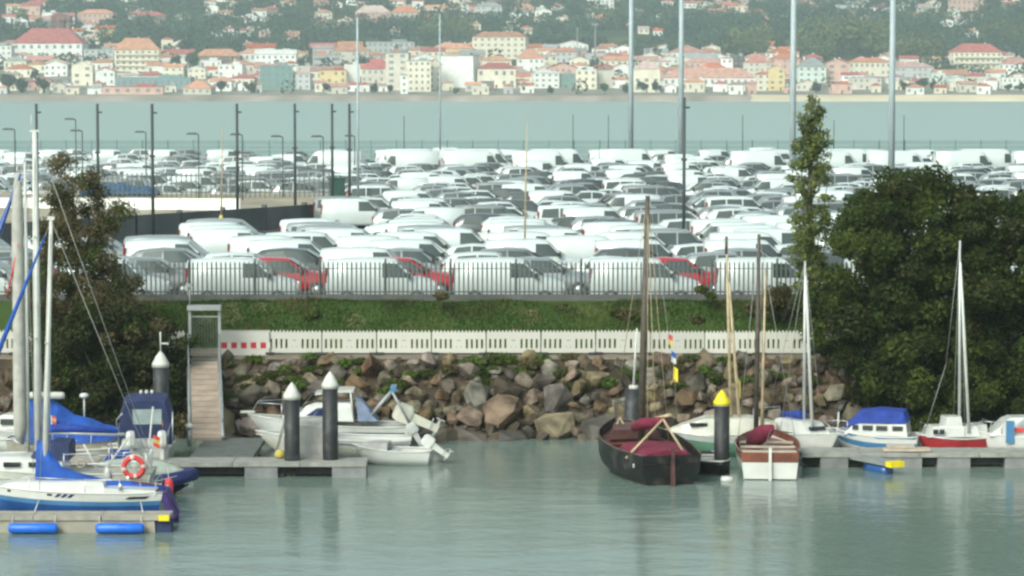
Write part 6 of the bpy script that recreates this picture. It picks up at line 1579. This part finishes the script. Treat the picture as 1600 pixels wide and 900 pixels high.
# poplar
D = 107.6; bp_ = Vector((X(1270, D), D, 2.7)); pts = []
limbs = [([bp_, at(1268, 440, D), at(1265, 330, D), at(1266, 230, D), at(1268, 158, D)], .13)]
for (x0, y0, x1, y1) in ((1268, 450, 1236, 250), (1267, 440, 1299, 232), (1266, 350, 1246, 215), (1266, 330, 1288, 205), (1266, 290, 1257, 178), (1267, 260, 1277, 172), (1270, 460, 1297, 330), (1268, 470, 1240, 340), (1268, 300, 1272, 152)):
    limbs.append(([at(x0, y0, D), at((x0 * .4 + x1 * .6), (y0 + y1) / 2, D + rx.uniform(-.4, .4)), at(x1, y1, D + rx.uniform(-.5, .5))], .03))
    for q in range(8):
        t = .25 + .8 * q / 8; pts.append((x0 + (x1 - x0) * t + rx.uniform(-6, 6), y0 + (y1 - y0) * t, rx.uniform(6, 12)))
for q in range(18): pts.append((1267 + rx.uniform(-1, 1) * min(9, 2 + q), 150 + q * 17, rx.uniform(5, 7) + min(4, q)))
for q in range(26): pts.append((rx.uniform(1240, 1296), rx.uniform(300, 480), rx.uniform(6, 11)))
tree('poplar', bp_, limbs, px_clumps(D, pts, .5, 12, 1.2), 13000, .075, [M['leaf_poplar'], M['leaf_olive']], 'slender upright poplar with thin foliage before the car lot', 9, weights=[.7, .3], r0=.12, shell=.15)
# left: brownish tree above a dark bush
D = 104.6; pts = []
for (px, y0, y1) in [(64, 350, 560), (80, 308, 560), (97, 272, 560), (112, 250, 600), (130, 272, 600), (150, 295, 600), (168, 318, 600), (184, 370, 600), (50, 410, 560), (203, 430, 600)]:
    y = y0 + 8
    while y < y1:
        if noise.noise(Vector((px * .03, y * .03, 9.0))) > -.25: pts.append((px + rx.uniform(-8, 8), y, rx.uniform(12, 22)))
        y += rx.uniform(15, 25)
bl = Vector((X(128, D), D, 1.9))
limbs = [([bl, at(125, 480, D), at(118, 380, D), at(112, 275, D)], .13)]
for (x1, y1) in ((80, 345), (150, 325), (170, 370), (95, 315), (190, 420), (60, 420)):
    limbs.append(([at(125, 470, D), at((125 + x1) / 2, y1 + 50, D), at(x1, y1, D)], .05))
tree('tamarisk_tree', bl, limbs, px_clumps(D, pts, 1.0, 14, 1.15), 56000, .066, [M['leaf_brown'], M['leaf_olive'], M['leaf_bush']], 'tall brownish green feathery tree at the left behind the masts', 15, weights=[.62, .28, .1], shell=.1)
D = 103.4; pts = []
for px in range(60, 300, 20):
    yt = {60: 560, 80: 540, 100: 500}.get(px, 470 + max(0, (px - 200)) * .75)
    y = yt + 10
    while y < 690:
        pts.append((px + rx.uniform(-8, 8), y, rx.uniform(16, 28))); y += rx.uniform(16, 26)
bb = Vector((X(180, D), D, 1.0)); limbs = []
for i in range(7):
    a = rx.uniform(-1.2, 1.2); limbs.append(([bb, bb + Vector((a, -.2, 1.2)), bb + Vector((a * 1.9, -.3, 2.6))], .05))
cl = [c for c in px_clumps(D, pts, 1.0, 18) if c[2] > .2]
tree('shore_bush', bb, limbs, cl, 60000, .085, [M['leaf_bush'], M['leaf_dark'], M['leaf_brown']], 'dense dark bush on the shore left of the gangway', 19, weights=[.55, .3, .15], cat='bush', shell=.3)
# low bushes where the round tree meets the bank
for i, (px, py, r_, lab) in enumerate(((1225, 470, 26, 'olive bush on the bank left of the poplar'), (1300, 500, 26, 'olive bush on the bank between the poplar and the round tree'))):
    D = 109.0; c = at(px, py, D); o = empty('bank_bush', (c.x, D, c.z - .55))
    mb = MB()
    for q in range(5): a = q * 1.3; mb.tube([(0, 0, -.2), (.3 * math.cos(a), .2 * math.sin(a), .4), (.6 * math.cos(a), .3 * math.sin(a), .8)], [.03, .02, .008], 5)
    mb.build('stem', M['bark'], o)
    leaf_cloud('foliage', [M['leaf_olive'], M['leaf_brown']], [(rx.gauss(0, .45), rx.gauss(0, .2), .55 + rx.gauss(0, .22), .35, .3, .28) for _ in range(8)], 2600, .09, o, seed=30 + i, shell=.2)
    tag(o, lab, 'bush')
# ================================================================== air
hz = bpy.data.materials.new('haze_air'); hz.use_nodes = True
hn = hz.node_tree.nodes; hn.clear()
ho = hn.new('ShaderNodeOutputMaterial'); hv = hn.new('ShaderNodeVolumePrincipled')
hv.inputs['Color'].default_value = (0.76, 0.92, 0.92, 1)
hv.inputs['Density'].default_value = 0.00023
hv.inputs['Anisotropy'].default_value = 0.1
hz.node_tree.links.new(hv.outputs[0], ho.inputs['Volume'])
mb = MB(); mb.box((0, 1750, 134), (8600, 5200, 280))
hb = mb.build('haze', hz); tag(hb, 'thin pale haze in the air over the water', 'haze', kind='stuff')
